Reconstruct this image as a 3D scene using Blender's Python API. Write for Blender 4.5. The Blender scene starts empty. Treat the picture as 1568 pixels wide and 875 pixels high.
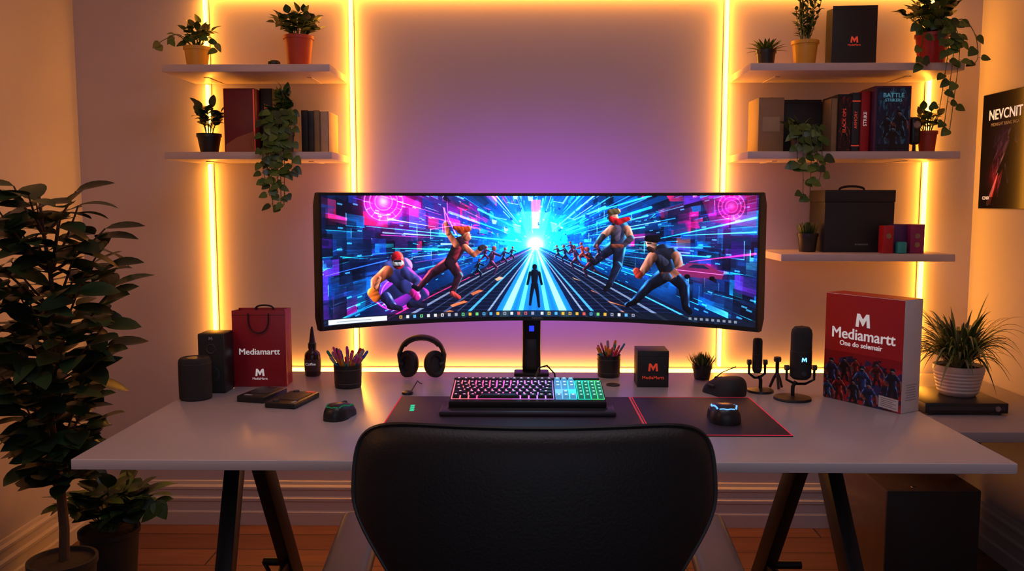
import bpy, bmesh, math, random
import numpy as np
from mathutils import Vector, Matrix, Euler, noise
random.seed(7)
sc=bpy.context.scene
pi=math.pi; rad=math.radians
# ------------------------------------------------------------ materials
MATS={}
def mat(name,col,rough=.5,metal=0,var=.12,scale=30,bump=0,coat=0,emis=None,es=0,spec=.5):
    if name in MATS: return MATS[name]
    m=bpy.data.materials.new(name); m.use_nodes=True; nt=m.node_tree; n=nt.nodes; l=nt.links
    p=n['Principled BSDF']
    tc=n.new('ShaderNodeTexCoord'); nz=n.new('ShaderNodeTexNoise'); nz.inputs['Scale'].default_value=scale; nz.inputs['Detail'].default_value=4
    l.new(tc.outputs['Object'],nz.inputs['Vector'])
    mx=n.new('ShaderNodeMix'); mx.data_type='RGBA'
    mx.inputs['A'].default_value=tuple(x*(1-var) for x in col[:3])+(1,)
    mx.inputs['B'].default_value=tuple(min(1,x*(1+var)) for x in col[:3])+(1,)
    l.new(nz.outputs['Fac'],mx.inputs['Factor']); l.new(mx.outputs['Result'],p.inputs['Base Color'])
    p.inputs['Roughness'].default_value=rough; p.inputs['Metallic'].default_value=metal
    p.inputs['Coat Weight'].default_value=coat; p.inputs['Specular IOR Level'].default_value=spec
    if bump:
        b=n.new('ShaderNodeBump'); b.inputs['Strength'].default_value=bump; b.inputs['Distance'].default_value=.002
        l.new(nz.outputs['Fac'],b.inputs['Height']); l.new(b.outputs['Normal'],p.inputs['Normal'])
    if emis:
        p.inputs['Emission Color'].default_value=emis; p.inputs['Emission Strength'].default_value=es
    MATS[name]=m; return m
def emit(name,col,s):
    if name in MATS: return MATS[name]
    m=bpy.data.materials.new(name); m.use_nodes=True; nt=m.node_tree; n=nt.nodes
    for x in list(n): n.remove(x)
    e=n.new('ShaderNodeEmission'); e.inputs[0].default_value=col; e.inputs[1].default_value=s
    o=n.new('ShaderNodeOutputMaterial'); nt.links.new(e.outputs[0],o.inputs[0]); MATS[name]=m; return m
def vcmat(name,emission=False,s=1,rough=.35,spec=.5):
    m=bpy.data.materials.new(name); m.use_nodes=True; nt=m.node_tree; n=nt.nodes; l=nt.links
    p=n['Principled BSDF']; a=n.new('ShaderNodeAttribute'); a.attribute_name='Col'; p.inputs['Specular IOR Level'].default_value=spec
    if emission:
        p.inputs['Base Color'].default_value=(.004,.004,.005,1); p.inputs['Roughness'].default_value=.4
        l.new(a.outputs['Color'],p.inputs['Emission Color']); p.inputs['Emission Strength'].default_value=s
    else:
        l.new(a.outputs['Color'],p.inputs['Base Color']); p.inputs['Roughness'].default_value=rough
    return m
M_black=mat('black_plastic',(.012,.012,.014,1),.38)
M_blackm=mat('black_matte',(.014,.013,.015,1),.7,bump=.2,scale=200)
M_dark=mat('dark_grey',(.03,.03,.034,1),.5)
M_card=mat('black_card',(.016,.014,.016,1),.55)
M_metal=mat('black_metal',(.02,.02,.022,1),.35,metal=.6)
M_steel=mat('steel',(.4,.4,.42,1),.3,metal=1)
M_redcard=mat('red_card',(.46,.012,.016,1),.4,var=.05)
M_dkred=mat('dark_red_card',(.16,.010,.018,1),.45)
M_white=mat('white_card',(.72,.68,.68,1),.5,var=.04)
M_tan=mat('tan_card',(.30,.19,.09,1),.6)
M_redink=mat('red_ink',(.75,.05,.03,1),.5,emis=(.9,.08,.03,1),es=.3)
M_whiteink=mat('white_ink',(.85,.85,.85,1),.5,emis=(1,1,1,1),es=.25)
M_greyink=mat('grey_ink',(.3,.3,.3,1),.5)
M_soil=mat('soil',(.03,.017,.01,1),.9,bump=1,scale=80)
M_yellow=mat('yellow_ceramic',(.66,.36,.04,1),.35)
M_redpot=mat('red_ceramic',(.42,.02,.018,1),.35)
M_terra=mat('terracotta',(.42,.05,.025,1),.5)
M_wpot=mat('white_ceramic',(.60,.50,.46,1),.4)
M_leafA=mat('leaf_dark',(.010,.026,.014,1),.36,var=.5,scale=12)
M_leafA2=mat('leaf_mid_dark',(.024,.058,.022,1),.36,var=.4,scale=12)
M_leafB=mat('leaf_green',(.045,.10,.016,1),.42,var=.4,scale=20)
M_leafC=mat('leaf_light',(.10,.17,.03,1),.42,var=.4,scale=20)
M_leafD=mat('leaf_yellowgreen',(.22,.22,.06,1),.45,var=.3,scale=20)
M_bark=mat('bark',(.07,.04,.022,1),.85,bump=1,scale=60)
# ------------------------------------------------------------ builder
def Txyz(x,y,z): return Matrix.Translation((x,y,z))
TXT={}
def text_geo(s,size,ex=.0003):
    k=(s,size)
    if k in TXT: return TXT[k]
    cu=bpy.data.curves.new('t','FONT'); cu.body=s; cu.size=size; cu.align_x='CENTER'; cu.align_y='CENTER'; cu.extrude=ex; cu.resolution_u=3
    ob=bpy.data.objects.new('t',cu); sc.collection.objects.link(ob)
    bpy.context.view_layer.update()
    me=bpy.data.meshes.new_from_object(ob)
    r=([v.co.copy() for v in me.vertices],[list(p.vertices) for p in me.polygons])
    bpy.data.objects.remove(ob); bpy.data.curves.remove(cu); bpy.data.meshes.remove(me)
    TXT[k]=r; return r
RX=Euler((pi/2,0,0)).to_matrix()
class B:
    def __init__(s,name,loc=(0,0,0),rz=0,rx=0):
        s.n=name; s.v=[]; s.f=[]; s.mi=[]; s.mats=[]; s.T=Matrix(); s.loc=loc; s.rz=rz; s.rx=rx; s.keep=[]
    def add(s,vs,fs,m):
        o=len(s.v); s.v+= [s.T@Vector(v) for v in vs]
        if m not in s.mats: s.mats.append(m)
        k=s.mats.index(m)
        for f in fs: s.f.append([i+o for i in f]); s.mi.append(k)
    def box(s,c,sz,m,bev=0,R=None,seg=2):
        bm=bmesh.new(); bmesh.ops.create_cube(bm,size=1)
        for v in bm.verts: v.co=Vector((v.co.x*sz[0],v.co.y*sz[1],v.co.z*sz[2]))
        if bev: bmesh.ops.bevel(bm,geom=bm.edges[:],offset=min(bev,min(sz)*.45),segments=seg,affect='EDGES',profile=.5)
        A=Matrix.Translation(c)@(R.to_4x4() if R else Matrix())
        bm.verts.index_update()
        s.add([A@v.co for v in bm.verts],[[v.index for v in f.verts] for f in bm.faces],m); bm.free()
    def frust(s,c,sz,top,m,R=None):
        x,y,z=sz[0]/2,sz[1]/2,sz[2]; vs=[]
        for zz,k in ((0,1),(z,top)):
            for a,b in ((-1,-1),(1,-1),(1,1),(-1,1)): vs.append(Vector((a*x*k,b*y*k,zz)))
        A=Matrix.Translation(c)@(R.to_4x4() if R else Matrix())
        s.add([A@v for v in vs],[[3,2,1,0],[4,5,6,7],[0,1,5,4],[1,2,6,5],[2,3,7,6],[3,0,4,7]],m)
    def lathe(s,c,prof,m,seg=32,R=None,sx=1,sy=1):
        vs=[];fs=[];rings=[]
        for r,z in prof:
            if r<1e-6: rings.append([len(vs)]); vs.append(Vector((0,0,z)))
            else:
                rings.append(list(range(len(vs),len(vs)+seg)))
                for i in range(seg):
                    a=2*pi*i/seg; vs.append(Vector((r*math.cos(a)*sx,r*math.sin(a)*sy,z)))
        for a,b in zip(rings,rings[1:]):
            for i in range(seg):
                j=(i+1)%seg
                if len(a)==1 and len(b)==1: continue
                if len(a)==1: fs.append([a[0],b[j],b[i]])
                elif len(b)==1: fs.append([a[i],a[j],b[0]])
                else: fs.append([a[i],a[j],b[j],b[i]])
        A=Matrix.Translation(c)@(R.to_4x4() if R else Matrix())
        s.add([A@v for v in vs],fs,m)
    def tube(s,pts,r,m,seg=8,flat=1,ref=None):
        pts=[Vector(p) for p in pts]; n=len(pts); rs=r if isinstance(r,(list,tuple)) else [r]*n
        vs=[];fs=[]; prev=None
        for i,p in enumerate(pts):
            t=(pts[min(i+1,n-1)]-pts[max(i-1,0)]).normalized()
            u=Vector(ref) if ref else (prev if prev else (Vector((0,0,1)) if abs(t.z)<.9 else Vector((1,0,0))))
            a=(u-t*u.dot(t)).normalized(); b=t.cross(a); prev=a
            for k in range(seg):
                w=2*pi*k/seg; vs.append(p+a*math.cos(w)*rs[i]+b*math.sin(w)*rs[i]*flat)
        for i in range(n-1):
            for k in range(seg):
                q=(k+1)%seg; fs.append([i*seg+k,i*seg+q,(i+1)*seg+q,(i+1)*seg+k])
        fs.append(list(range(seg))[::-1]); fs.append([ (n-1)*seg+k for k in range(seg)])
        s.add(vs,fs,m)
    def prism(s,poly,y0,y1,m):
        n=len(poly); vs=[Vector((p[0],y0,p[1])) for p in poly]+[Vector((p[0],y1,p[1])) for p in poly]
        fs=[list(range(n)),list(range(n,2*n))[::-1]]+[[i,(i+1)%n,n+(i+1)%n,n+i] for i in range(n)]
        s.add(vs,fs,m)
    def text(s,t,size,c,m,R=None,ex=.0003,bold=False):
        vs,fs=text_geo(t,size,ex); RR_=(R if R else RX).to_4x4()
        offs=[(0,0)] if not bold else [(-.018,0),(.018,0),(0,.012),(0,-.012)]
        for i,(ox,oy) in enumerate(offs):
            A=Matrix.Translation(c)@RR_@Txyz(ox*size,oy*size,i*.00004); s.add([A@v for v in vs],fs,m)
    def logo(s,size,c,m,R=None):
        quads=[[(-.50,-.4),(-.29,-.4),(-.22,.4),(-.42,.4)],[(.29,-.4),(.50,-.4),(.42,.4),(.22,.4)],[(-.42,.4),(-.22,.4),(.06,-.02),(0,-.34),(-.04,-.30)],[(.42,.4),(.22,.4),(-.06,-.02),(0,-.34),(.04,-.30)]]
        A=Matrix.Translation(c)@((R if R else RX).to_4x4())
        for j,P in enumerate(quads):
            n=len(P); z1=.0003+j*.00003; vs=[A@Vector((p[0]*size,p[1]*size,z)) for z in (-.0003,z1) for p in P]
            s.add(vs,[list(range(n))[::-1],list(range(n,2*n))]+[[i,(i+1)%n,n+(i+1)%n,n+i] for i in range(n)],m)
    def leaf(s,p,d,up,L,Wd,m,droop=.25,fold=.15,kind='ovate'):
        p=Vector(p); d=Vector(d).normalized(); up=Vector(up); up=(up-d*up.dot(d))
        if up.length<1e-3: up=Vector((1,0,0)).cross(d)
        up.normalize(); sd=d.cross(up); N=6; vs=[];fs=[]
        for i in range(N+1):
            t=i/N
            if kind=='heart': w=Wd*.5*(math.sin(pi*min(1,(t*.93+.07))**.62))**.8
            elif kind=='strap': w=Wd*.5*min(1,(1-t)*3+.05)*min(1,.6+t*4)
            elif kind=='broad': w=Wd*.5*max(0,math.sin(pi*t**.95))**.62
            else: w=Wd*.5*max(0,math.sin(pi*t**.85))**.9
            w=max(w,Wd*.015)
            c=p+d*(L*t*(1-.12*droop*t))-up*(droop*L*t*t)
            vs+= [c+sd*w+up*fold*w, c, c-sd*w+up*fold*w]
        for i in range(N):
            a=i*3; fs+= [[a,a+1,a+4,a+3],[a+1,a+2,a+5,a+4]]
        s.add(vs,fs,m)
    def done(s,parent=None,ang=35):
        me=bpy.data.meshes.new(s.n); me.from_pydata([tuple(v) for v in s.v],[],s.f)
        for m in s.mats: me.materials.append(m)
        me.polygons.foreach_set('material_index',s.mi)
        bm=bmesh.new(); bm.from_mesh(me); bmesh.ops.recalc_face_normals(bm,faces=bm.faces); bm.to_mesh(me); bm.free()
        me.polygons.foreach_set('use_smooth',[True]*len(me.polygons)); me.set_sharp_from_angle(angle=rad(ang))
        me.update()
        ob=bpy.data.objects.new(s.n,me); sc.collection.objects.link(ob); ob.location=s.loc; ob.rotation_euler=(s.rx,0,s.rz)
        if parent: ob.parent=parent
        return ob
# ------------------------------------------------------------ painted panels (vertex colour)
class Cv:
    def __init__(s,w,h,bg=(0,0,0)):
        s.w=w;s.h=h; s.a=np.zeros((h,w,3),np.float32); s.a[:]=np.array(bg,np.float32)/255
        s.yy,s.xx=np.mgrid[0:h,0:w].astype(np.float32)
    def bb(s,x0,x1,y0,y1):
        return max(0,int(x0)-1),min(s.w,int(x1)+2),max(0,int(y0)-1),min(s.h,int(y1)+2)
    def comp(s,x0,x1,y0,y1,mask,col,add=False):
        reg=s.a[y0:y1,x0:x1]; c=np.asarray(col,np.float32)/255
        if add: reg+=mask[...,None]*c
        else: reg+= mask[...,None]*(c-reg)
    def poly(s,pts,col,al=1,add=False,grad=None):
        xs=[p[0] for p in pts]; ys=[p[1] for p in pts]; x0,x1,y0,y1=s.bb(min(xs),max(xs),min(ys),max(ys))
        if x1<=x0 or y1<=y0: return
        X=s.xx[y0:y1,x0:x1]; Y=s.yy[y0:y1,x0:x1]; ins=np.zeros(X.shape,bool); n=len(pts)
        for i in range(n):
            xa,ya=pts[i]; xb,yb=pts[(i+1)%n]
            if ya==yb: continue
            c=((ya>Y)!=(yb>Y))&(X<(xb-xa)*(Y-ya)/(yb-ya)+xa); ins^=c
        mk=ins.astype(np.float32)*al
        if grad is not None:
            gx=pts[2][0]-pts[0][0]; gy=pts[2][1]-pts[0][1]; t=np.clip(((X-pts[0][0])*gx+(Y-pts[0][1])*gy)/(gx*gx+gy*gy+1e-6),0,1); mk=mk*(grad[0]*(1-t)+grad[1]*t)
        s.comp(x0,x1,y0,y1,mk,col,add)
    def cap(s,p0,p1,r0,r1,col,rim=None,side=1,al=1):
        m=max(r0,r1)+2; x0,x1,y0,y1=s.bb(min(p0[0],p1[0])-m,max(p0[0],p1[0])+m,min(p0[1],p1[1])-m,max(p0[1],p1[1])+m)
        if x1<=x0 or y1<=y0: return
        X=s.xx[y0:y1,x0:x1]-p0[0]; Y=s.yy[y0:y1,x0:x1]-p0[1]; dx=p1[0]-p0[0];dy=p1[1]-p0[1]; LL=dx*dx+dy*dy+1e-6
        t=np.clip((X*dx+Y*dy)/LL,0,1); ex=X-t*dx; ey=Y-t*dy; d=np.hypot(ex,ey); r=r0+(r1-r0)*t
        mask=np.clip(r-d+.5,0,1)*al; q=np.clip((ex*side-ey*.6)/np.maximum(r,1),-1,1)
        base=np.array(col,np.float32); cc=base*(.66+.42*q+.10*np.sin(t*9+q*4))[...,None]
        if rim is not None:
            k=(np.clip((q-.55)*3.4,0,1)*(.65+.35*np.sin(t*7)))[...,None]; cc=cc*(1-k)+np.array(rim,np.float32)*k
        s.comp(x0,x1,y0,y1,mask,cc)
    def line(s,p0,p1,w0,w1,col,al=1,add=True):
        m=max(w0,w1)+3; x0,x1,y0,y1=s.bb(min(p0[0],p1[0])-m,max(p0[0],p1[0])+m,min(p0[1],p1[1])-m,max(p0[1],p1[1])+m)
        if x1<=x0 or y1<=y0: return
        X=s.xx[y0:y1,x0:x1]-p0[0]; Y=s.yy[y0:y1,x0:x1]-p0[1]; dx=p1[0]-p0[0];dy=p1[1]-p0[1]; LL=dx*dx+dy*dy+1e-6
        t=np.clip((X*dx+Y*dy)/LL,0,1); d=np.hypot(X-t*dx,Y-t*dy); s.comp(x0,x1,y0,y1,np.clip((w0+(w1-w0)*t)-d+.5,0,1)*al,col,add)
    def glow(s,p,r,col,al=1,asp=1):
        x0,x1,y0,y1=s.bb(p[0]-3*r,p[0]+3*r,p[1]-3*r*asp,p[1]+3*r*asp)
        if x1<=x0 or y1<=y0: return
        d=((s.xx[y0:y1,x0:x1]-p[0])**2+((s.yy[y0:y1,x0:x1]-p[1])/asp)**2)/r**2; s.comp(x0,x1,y0,y1,np.exp(-d)*al,col,True)
    def ring(s,p,r,w,col,al=1):
        x0,x1,y0,y1=s.bb(p[0]-r-w-2,p[0]+r+w+2,p[1]-r-w-2,p[1]+r+w+2)
        if x1<=x0 or y1<=y0: return
        d=np.hypot(s.xx[y0:y1,x0:x1]-p[0],s.yy[y0:y1,x0:x1]-p[1]); s.comp(x0,x1,y0,y1,np.clip(w-abs(d-r)+.5,0,1)*al,col,True)
    def bloom(s,thr,sig,amt):
        br=np.clip(s.a-thr,0,1.5); fy=np.fft.fftfreq(s.h)[:,None]; fx=np.fft.rfftfreq(s.w)[None,:]; g=np.exp(-2*(pi*sig)**2*(fx*fx+fy*fy))
        for c in range(3): s.a[...,c]+=amt*np.fft.irfft2(np.fft.rfft2(br[...,c])*g,s=(s.h,s.w)).astype(np.float32)
def panel(name,cv,fn,material,parent):
    """grid mesh whose vertices carry the painted colours; fn(u,v)->(x,y,z) arrays, u left..right, v top..bottom"""
    h,w=cv.h,cv.w; v,u=np.mgrid[0:h,0:w]; u=u/(w-1.0); v=v/(h-1.0)
    x,y,z=fn(u,v); co=np.stack([x+0*u,y+0*u,z+0*u],-1).reshape(-1).astype(np.float32)
    me=bpy.data.meshes.new(name); me.vertices.add(w*h); me.vertices.foreach_set('co',co)
    i=(np.arange(h-1)[:,None]*w+np.arange(w-1)[None,:]).reshape(-1); q=np.stack([i,i+w,i+w+1,i+1],-1).reshape(-1).astype(np.int32); nf=len(i)
    me.loops.add(nf*4); me.loops.foreach_set('vertex_index',q); me.polygons.add(nf)
    me.polygons.foreach_set('loop_start',np.arange(nf,dtype=np.int32)*4)
    me.update(calc_edges=True)
    a=me.color_attributes.new('Col','FLOAT_COLOR','POINT'); c=np.clip(cv.a,0,1.0)
    lin=np.where(c<=.04045,c/12.92,((c+.055)/1.055)**2.4); rgba=np.concatenate([lin,np.ones((h,w,1))],-1).astype(np.float32)
    a.data.foreach_set('color',rgba.reshape(-1)); me.materials.append(material)
    me.polygons.foreach_set('use_smooth',[True]*nf)
    ob=bpy.data.objects.new(name,me); sc.collection.objects.link(ob); ob.parent=parent; return ob

# ============================================================ ROOM
XL,XR,YB,YF,ZC=-1.668,1.655,3.23,-1.2,2.6
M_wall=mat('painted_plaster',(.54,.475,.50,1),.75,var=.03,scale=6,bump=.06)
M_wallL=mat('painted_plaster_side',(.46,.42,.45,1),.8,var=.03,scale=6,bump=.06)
M_trim=mat('white_trim',(.56,.50,.47,1),.45,var=.03)
def wall(name,c,sz,m):
    b=B(name,c); b.box((0,0,0),sz,m); return b.done()
wall('wall_back',(0,YB+.05,ZC/2),(XR-XL+.2,.1,ZC),M_wall)
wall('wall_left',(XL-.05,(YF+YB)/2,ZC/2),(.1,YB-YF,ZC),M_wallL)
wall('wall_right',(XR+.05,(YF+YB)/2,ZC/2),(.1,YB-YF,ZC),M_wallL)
wall('ceiling',(0,(YF+YB)/2,ZC+.05),(XR-XL+.2,YB-YF+.1,.1),M_wall)
mf=bpy.data.materials.new('wood_floor'); mf.use_nodes=True; nt=mf.node_tree; n=nt.nodes; l=nt.links; p=n['Principled BSDF']
tc=n.new('ShaderNodeTexCoord'); br=n.new('ShaderNodeTexBrick'); br.inputs['Scale'].default_value=1
br.inputs['Brick Width'].default_value=1.1; br.inputs['Row Height'].default_value=.14; br.inputs['Mortar Size'].default_value=.003
br.inputs['Color1'].default_value=(.22,.09,.05,1); br.inputs['Color2'].default_value=(.15,.06,.035,1); br.inputs['Mortar'].default_value=(.03,.012,.008,1)
l.new(tc.outputs['Object'],br.inputs['Vector']); mp=n.new('ShaderNodeMapping'); mp.inputs['Scale'].default_value=(1.5,22,1); l.new(tc.outputs['Object'],mp.inputs['Vector'])
nz=n.new('ShaderNodeTexNoise'); nz.inputs['Scale'].default_value=3; nz.inputs['Detail'].default_value=8; l.new(mp.outputs[0],nz.inputs['Vector'])
mx=n.new('ShaderNodeMix'); mx.data_type='RGBA'; mx.blend_type='MULTIPLY'; mx.inputs['Factor'].default_value=.6
cr=n.new('ShaderNodeValToRGB'); cr.color_ramp.elements[0].color=(.4,.4,.4,1); cr.color_ramp.elements[0].position=.3; cr.color_ramp.elements[1].color=(1.3,1.3,1.3,1)
l.new(nz.outputs['Fac'],cr.inputs[0]); l.new(br.outputs['Color'],mx.inputs['A']); l.new(cr.outputs[0],mx.inputs['B']); l.new(mx.outputs['Result'],p.inputs['Base Color']); p.inputs['Roughness'].default_value=.45
wall('floor',(0,(YF+YB)/2,-.05),(XR-XL+.2,YB-YF+.1,.1),mf)
prof=[(0,0),(.022,0),(.022,.05),(.016,.056),(.016,.09),(.020,.094),(.020,.104),(.012,.112),(.012,.135),(.016,.139),(.016,.148),(.008,.156),(.006,.168),(0,.17)]
def skirting(name,p0,p1,nrm):
    b=B(name); n_=len(prof); vs=[]
    for q in (p0,p1):
        for d,z in prof: vs.append(Vector((q[0]+nrm[0]*d,q[1]+nrm[1]*d,z)))
    b.add(vs,[list(range(n_)),list(range(n_,2*n_))]+[[i,(i+1)%n_,n_+(i+1)%n_,n_+i] for i in range(n_)],M_trim); b.done(ang=20)
skirting('baseboard_back',(XL,YB),(XR,YB),(0,-1))
skirting('baseboard_left',(XL,YF),(XL,YB-.023),(1,0))
skirting('baseboard_right',(XR,YF),(XR,YB-.023),(-1,0))

# ============================================================ LED strips
M_led=emit('led_warm',(1.0,.35,.030,1),26)
M_track=mat('alu_track',(.5,.48,.45,1),.4,metal=.5)
def strip(axis,x,z,a,b_):
    segs=a if isinstance(a,list) else [(a,b_)]
    mid=(segs[0][0]+segs[-1][1])/2
    o=B('led_strip_light',(x,YB-.0005,mid) if axis=='v' else (mid,YB-.0005,z))
    for s0,s1 in segs:
        c=(s0+s1)/2-mid; L=s1-s0
        if axis=='v':
            o.box((0,-.002,c),(.018,.004,L),M_track); o.box((0,-.015,c),(.011,.022,L-.004),M_led,.004)
        else:
            o.box((c,-.002,0),(L,.004,.018),M_track); o.box((c,-.015,0),(L-.004,.022,.011),M_led,.004)
    o.done()
ZT,ZB=1.998,.608
strip('v',-1.173,0,[(ZB+.015,1.385),(1.413,1.675),(1.704,ZT-.015)],0)
strip('v',-.640,0,ZB+.015,ZT-.015); strip('v',.730,0,ZB+.015,ZT-.015); strip('v',1.468,0,ZB+.015,ZT-.015)
strip('h',0,ZT,-1.185,1.48); strip('h',0,ZB,-1.185,1.48)

# ============================================================ shelves
M_shelf=mat('shelf_white',(.62,.50,.46,1),.4,var=.03)
def shelf(x0,x1,zt):
    b=B('wall_shelf',((x0+x1)/2,(2.93+YB)/2,zt-.0125)); w=x1-x0
    b.box((0,-.0005,0),(w,YB-2.931,.025),M_shelf,.002)
    for sx in (-w*.32,w*.32):
        b.box((sx,.06,-.0135),(.018,.16,.003),M_shelf)
    b.done()
ZS1,ZS2,ZS3=1.702,1.411,1.066
shelf(-1.222,-.656,ZS1); shelf(-1.224,-.654,ZS2); shelf(.746,1.452,ZS1); shelf(.744,1.452,ZS2); shelf(.866,1.452,ZS3)

# ============================================================ desk
M_desk=mat('desk_laminate',(.46,.41,.43,1),.25,var=.03,scale=3,spec=.55)
M_edge=mat('desk_edge',(.70,.68,.72,1),.4,var=.02)
DZ=.75
b=B('desk',(0.0285,2.033,0))
b.box((0,0,.7395),(1.799,.867,.021),M_desk,.002); b.box((0,-.4325,.7395),(1.7985,.004,.0195),M_edge,.001)
def beam(b,p0,p1,w,d,m,bev=.003):
    p0=Vector(p0);p1=Vector(p1); D=p1-p0; R=D.to_track_quat('Z','Y').to_matrix(); b.box((p0+p1)/2,(w,d,D.length),m,bev,R)
for sx,xt,xf,xr in ((-1,-.70,-.672,-.655),(1,.655,.69,.60)):
    T=lambda x,y,z:(x,y-2.033,z)
    beam(b,T(xt,1.97,.725),T(xf+(xf-xt)*.6,1.55,.004),.036,.05,M_metal)
    beam(b,T(xt+.004,2.03,.725),T(xr+(xr-xt)*.4,2.34,.004),.036,.05,M_metal)
    b.box(T(xt,2.0,.705),(.05,.17,.045),M_metal,.004)
    b.box(T(xt,2.0,.722),(.07,.62,.014),M_metal,.003)
    b.box(T(xf+(xf-xt)*.6,1.55,.008),(.05,.075,.016),M_blackm,.004)
    b.box(T(xr+(xr-xt)*.4,2.34,.008),(.05,.075,.016),M_blackm,.004)
    yA,yB_=1.97-.42*.62,2.03+.31*.62
    beam(b,T(xt+(xf-xt)*.9,yA,.28),T(xt+(xr-xt)*.9,yB_,.28),.016,.03,M_metal)
    b.tube([T(xt-.03,yB_,.28),T(xt+.05,yB_,.28)],.011,M_metal,12)
    b.tube([T(xt-.03,yB_,.28),T(xt-.0,yB_-.03,.25),T(xt+.05,yB_-.03,.25)],.006,M_metal,8)
    b.box(T(xt-sx*.0,1.78,.722),(.26,.03,.013),M_metal,.002)
b.done()

# ============================================================ monitor
CX,YC,RR=.0335,2.368,.829; TH=math.asin(.552/RR); Z0,Z1=.916,1.264
b=B('curved_monitor',(CX,YC,(Z0+Z1)/2)); hz=(Z1-Z0)/2
def arcpt(th,r,z): return Vector((r*math.sin(th),-RR+r*math.cos(th),z))
def sweep(b,prof,t0,t1,m,N=64):
    vs=[];fs=[];k=len(prof)
    for i in range(N+1):
        th=t0+(t1-t0)*i/N
        for dr,z in prof: vs.append(arcpt(th,RR+dr,z))
    for i in range(N):
        for j in range(k):
            q=(j+1)%k; fs.append([i*k+j,i*k+q,(i+1)*k+q,(i+1)*k+j])
    fs.append(list(range(k))); fs.append([N*k+j for j in range(k)][::-1]); b.add(vs,fs,m)
sweep(b,[(.0,-hz),(.0,hz),(.004,hz+.002),(.018,hz),(.028,hz-.03),(.030,-hz+.03),(.018,-hz),(.004,-hz-.002)],-TH,TH,M_black)
bz=.0060
for z0_,z1_ in ((hz-bz,hz+.001),(-hz-.001,-hz+.010)):
    sweep(b,[(-.004,z0_),(-.004,z1_),(.001,z1_),(.001,z0_)],-TH,TH,M_black)
for s_ in (-1,1):
    a0=s_*TH; a1=s_*(TH-bz/RR)
    sweep(b,[(-.004,-hz),(-.004,hz),(.001,hz),(.001,-hz)],min(a0,a1),max(a0,a1),M_black,2)
M_bias=emit('bias_light_purple',(.36,.05,1.0,1),5)
for zz in (-.06,.06): sweep(b,[(.029,zz-.008),(.036,zz-.008),(.036,zz+.008),(.029,zz+.008)],-rad(33),rad(33),M_bias,24)
b.text('MEDION',.008,arcpt(0,RR-.0045,-hz+.0055),M_greyink)
b.box((-.016,.05,-.02),(.11,.06,.11),M_black,.012)
col_y=2.425-YC
b.box((-.016,col_y+.005,(.752+1.12)/2-(Z0+Z1)/2),(.052,.026,.368),M_metal,.005)
b.box((-.016,col_y-.008,.885-(Z0+Z1)/2),(.014,.004,.016),emit('led_blue',(.03,.06,1,1),1.0),.001)
b.box((-.016,col_y-.008,.810-(Z0+Z1)/2),(.030,.005,.09),M_black,.002)
b.box((-.016,col_y+.0,.756-(Z0+Z1)/2),(.10,.06,.010),M_metal,.004)
mon=b.done()

# --- screen picture
W_,H_=1240,370
cv=Cv(W_,H_,(4,14,38))
def S(u,v):
    q=(u-827)/336.; top=302-6*q*q; bot=489+10*q*q
    return ((u-490)/674.*W_,(v-top)/(bot-top)*H_)
K=W_/674.
vx,vy=S(823,376)
dx=cv.xx-vx; dy=cv.yy-vy; r=np.hypot(dx,dy*1.15)+1e-3; th=np.arctan2(dy*1.15,dx)
def streak(n,seed):
    t=np.random.RandomState(seed).rand(n+1)**2.2; t[-1]=t[0]; q=(th+pi)/(2*pi)*n; i=np.clip(q.astype(int),0,n-1); f=q-i; f=f*f*(3-2*f)
    return t[i]*(1-f)+t[i+1]*f
st=streak(30,1)*.5+streak(90,2)*.35+streak(260,3)*.15
cv.a+=(st*np.exp(-r/240)*1.0)[...,None]*np.array([.04,.55,.95])+(st*.34)[...,None]*np.array([.02,.18,.46])+np.exp(-r/380)[...,None]*np.array([.02,.14,.28])
pal={'n':[(5,10,26),(8,20,50),(4,8,20),(12,32,70),(16,42,88)],'b':[(16,76,170),(12,112,196),(24,64,180),(10,60,140)],'c':[(40,200,235),(90,230,250),(20,150,215)],'m':[(225,26,146),(250,60,186),(150,18,130),(245,36,100)],'v':[(90,26,170),(56,20,120),(120,56,220)],'o':[(240,110,60)]}
rs=np.random.RandomState(5)
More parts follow.
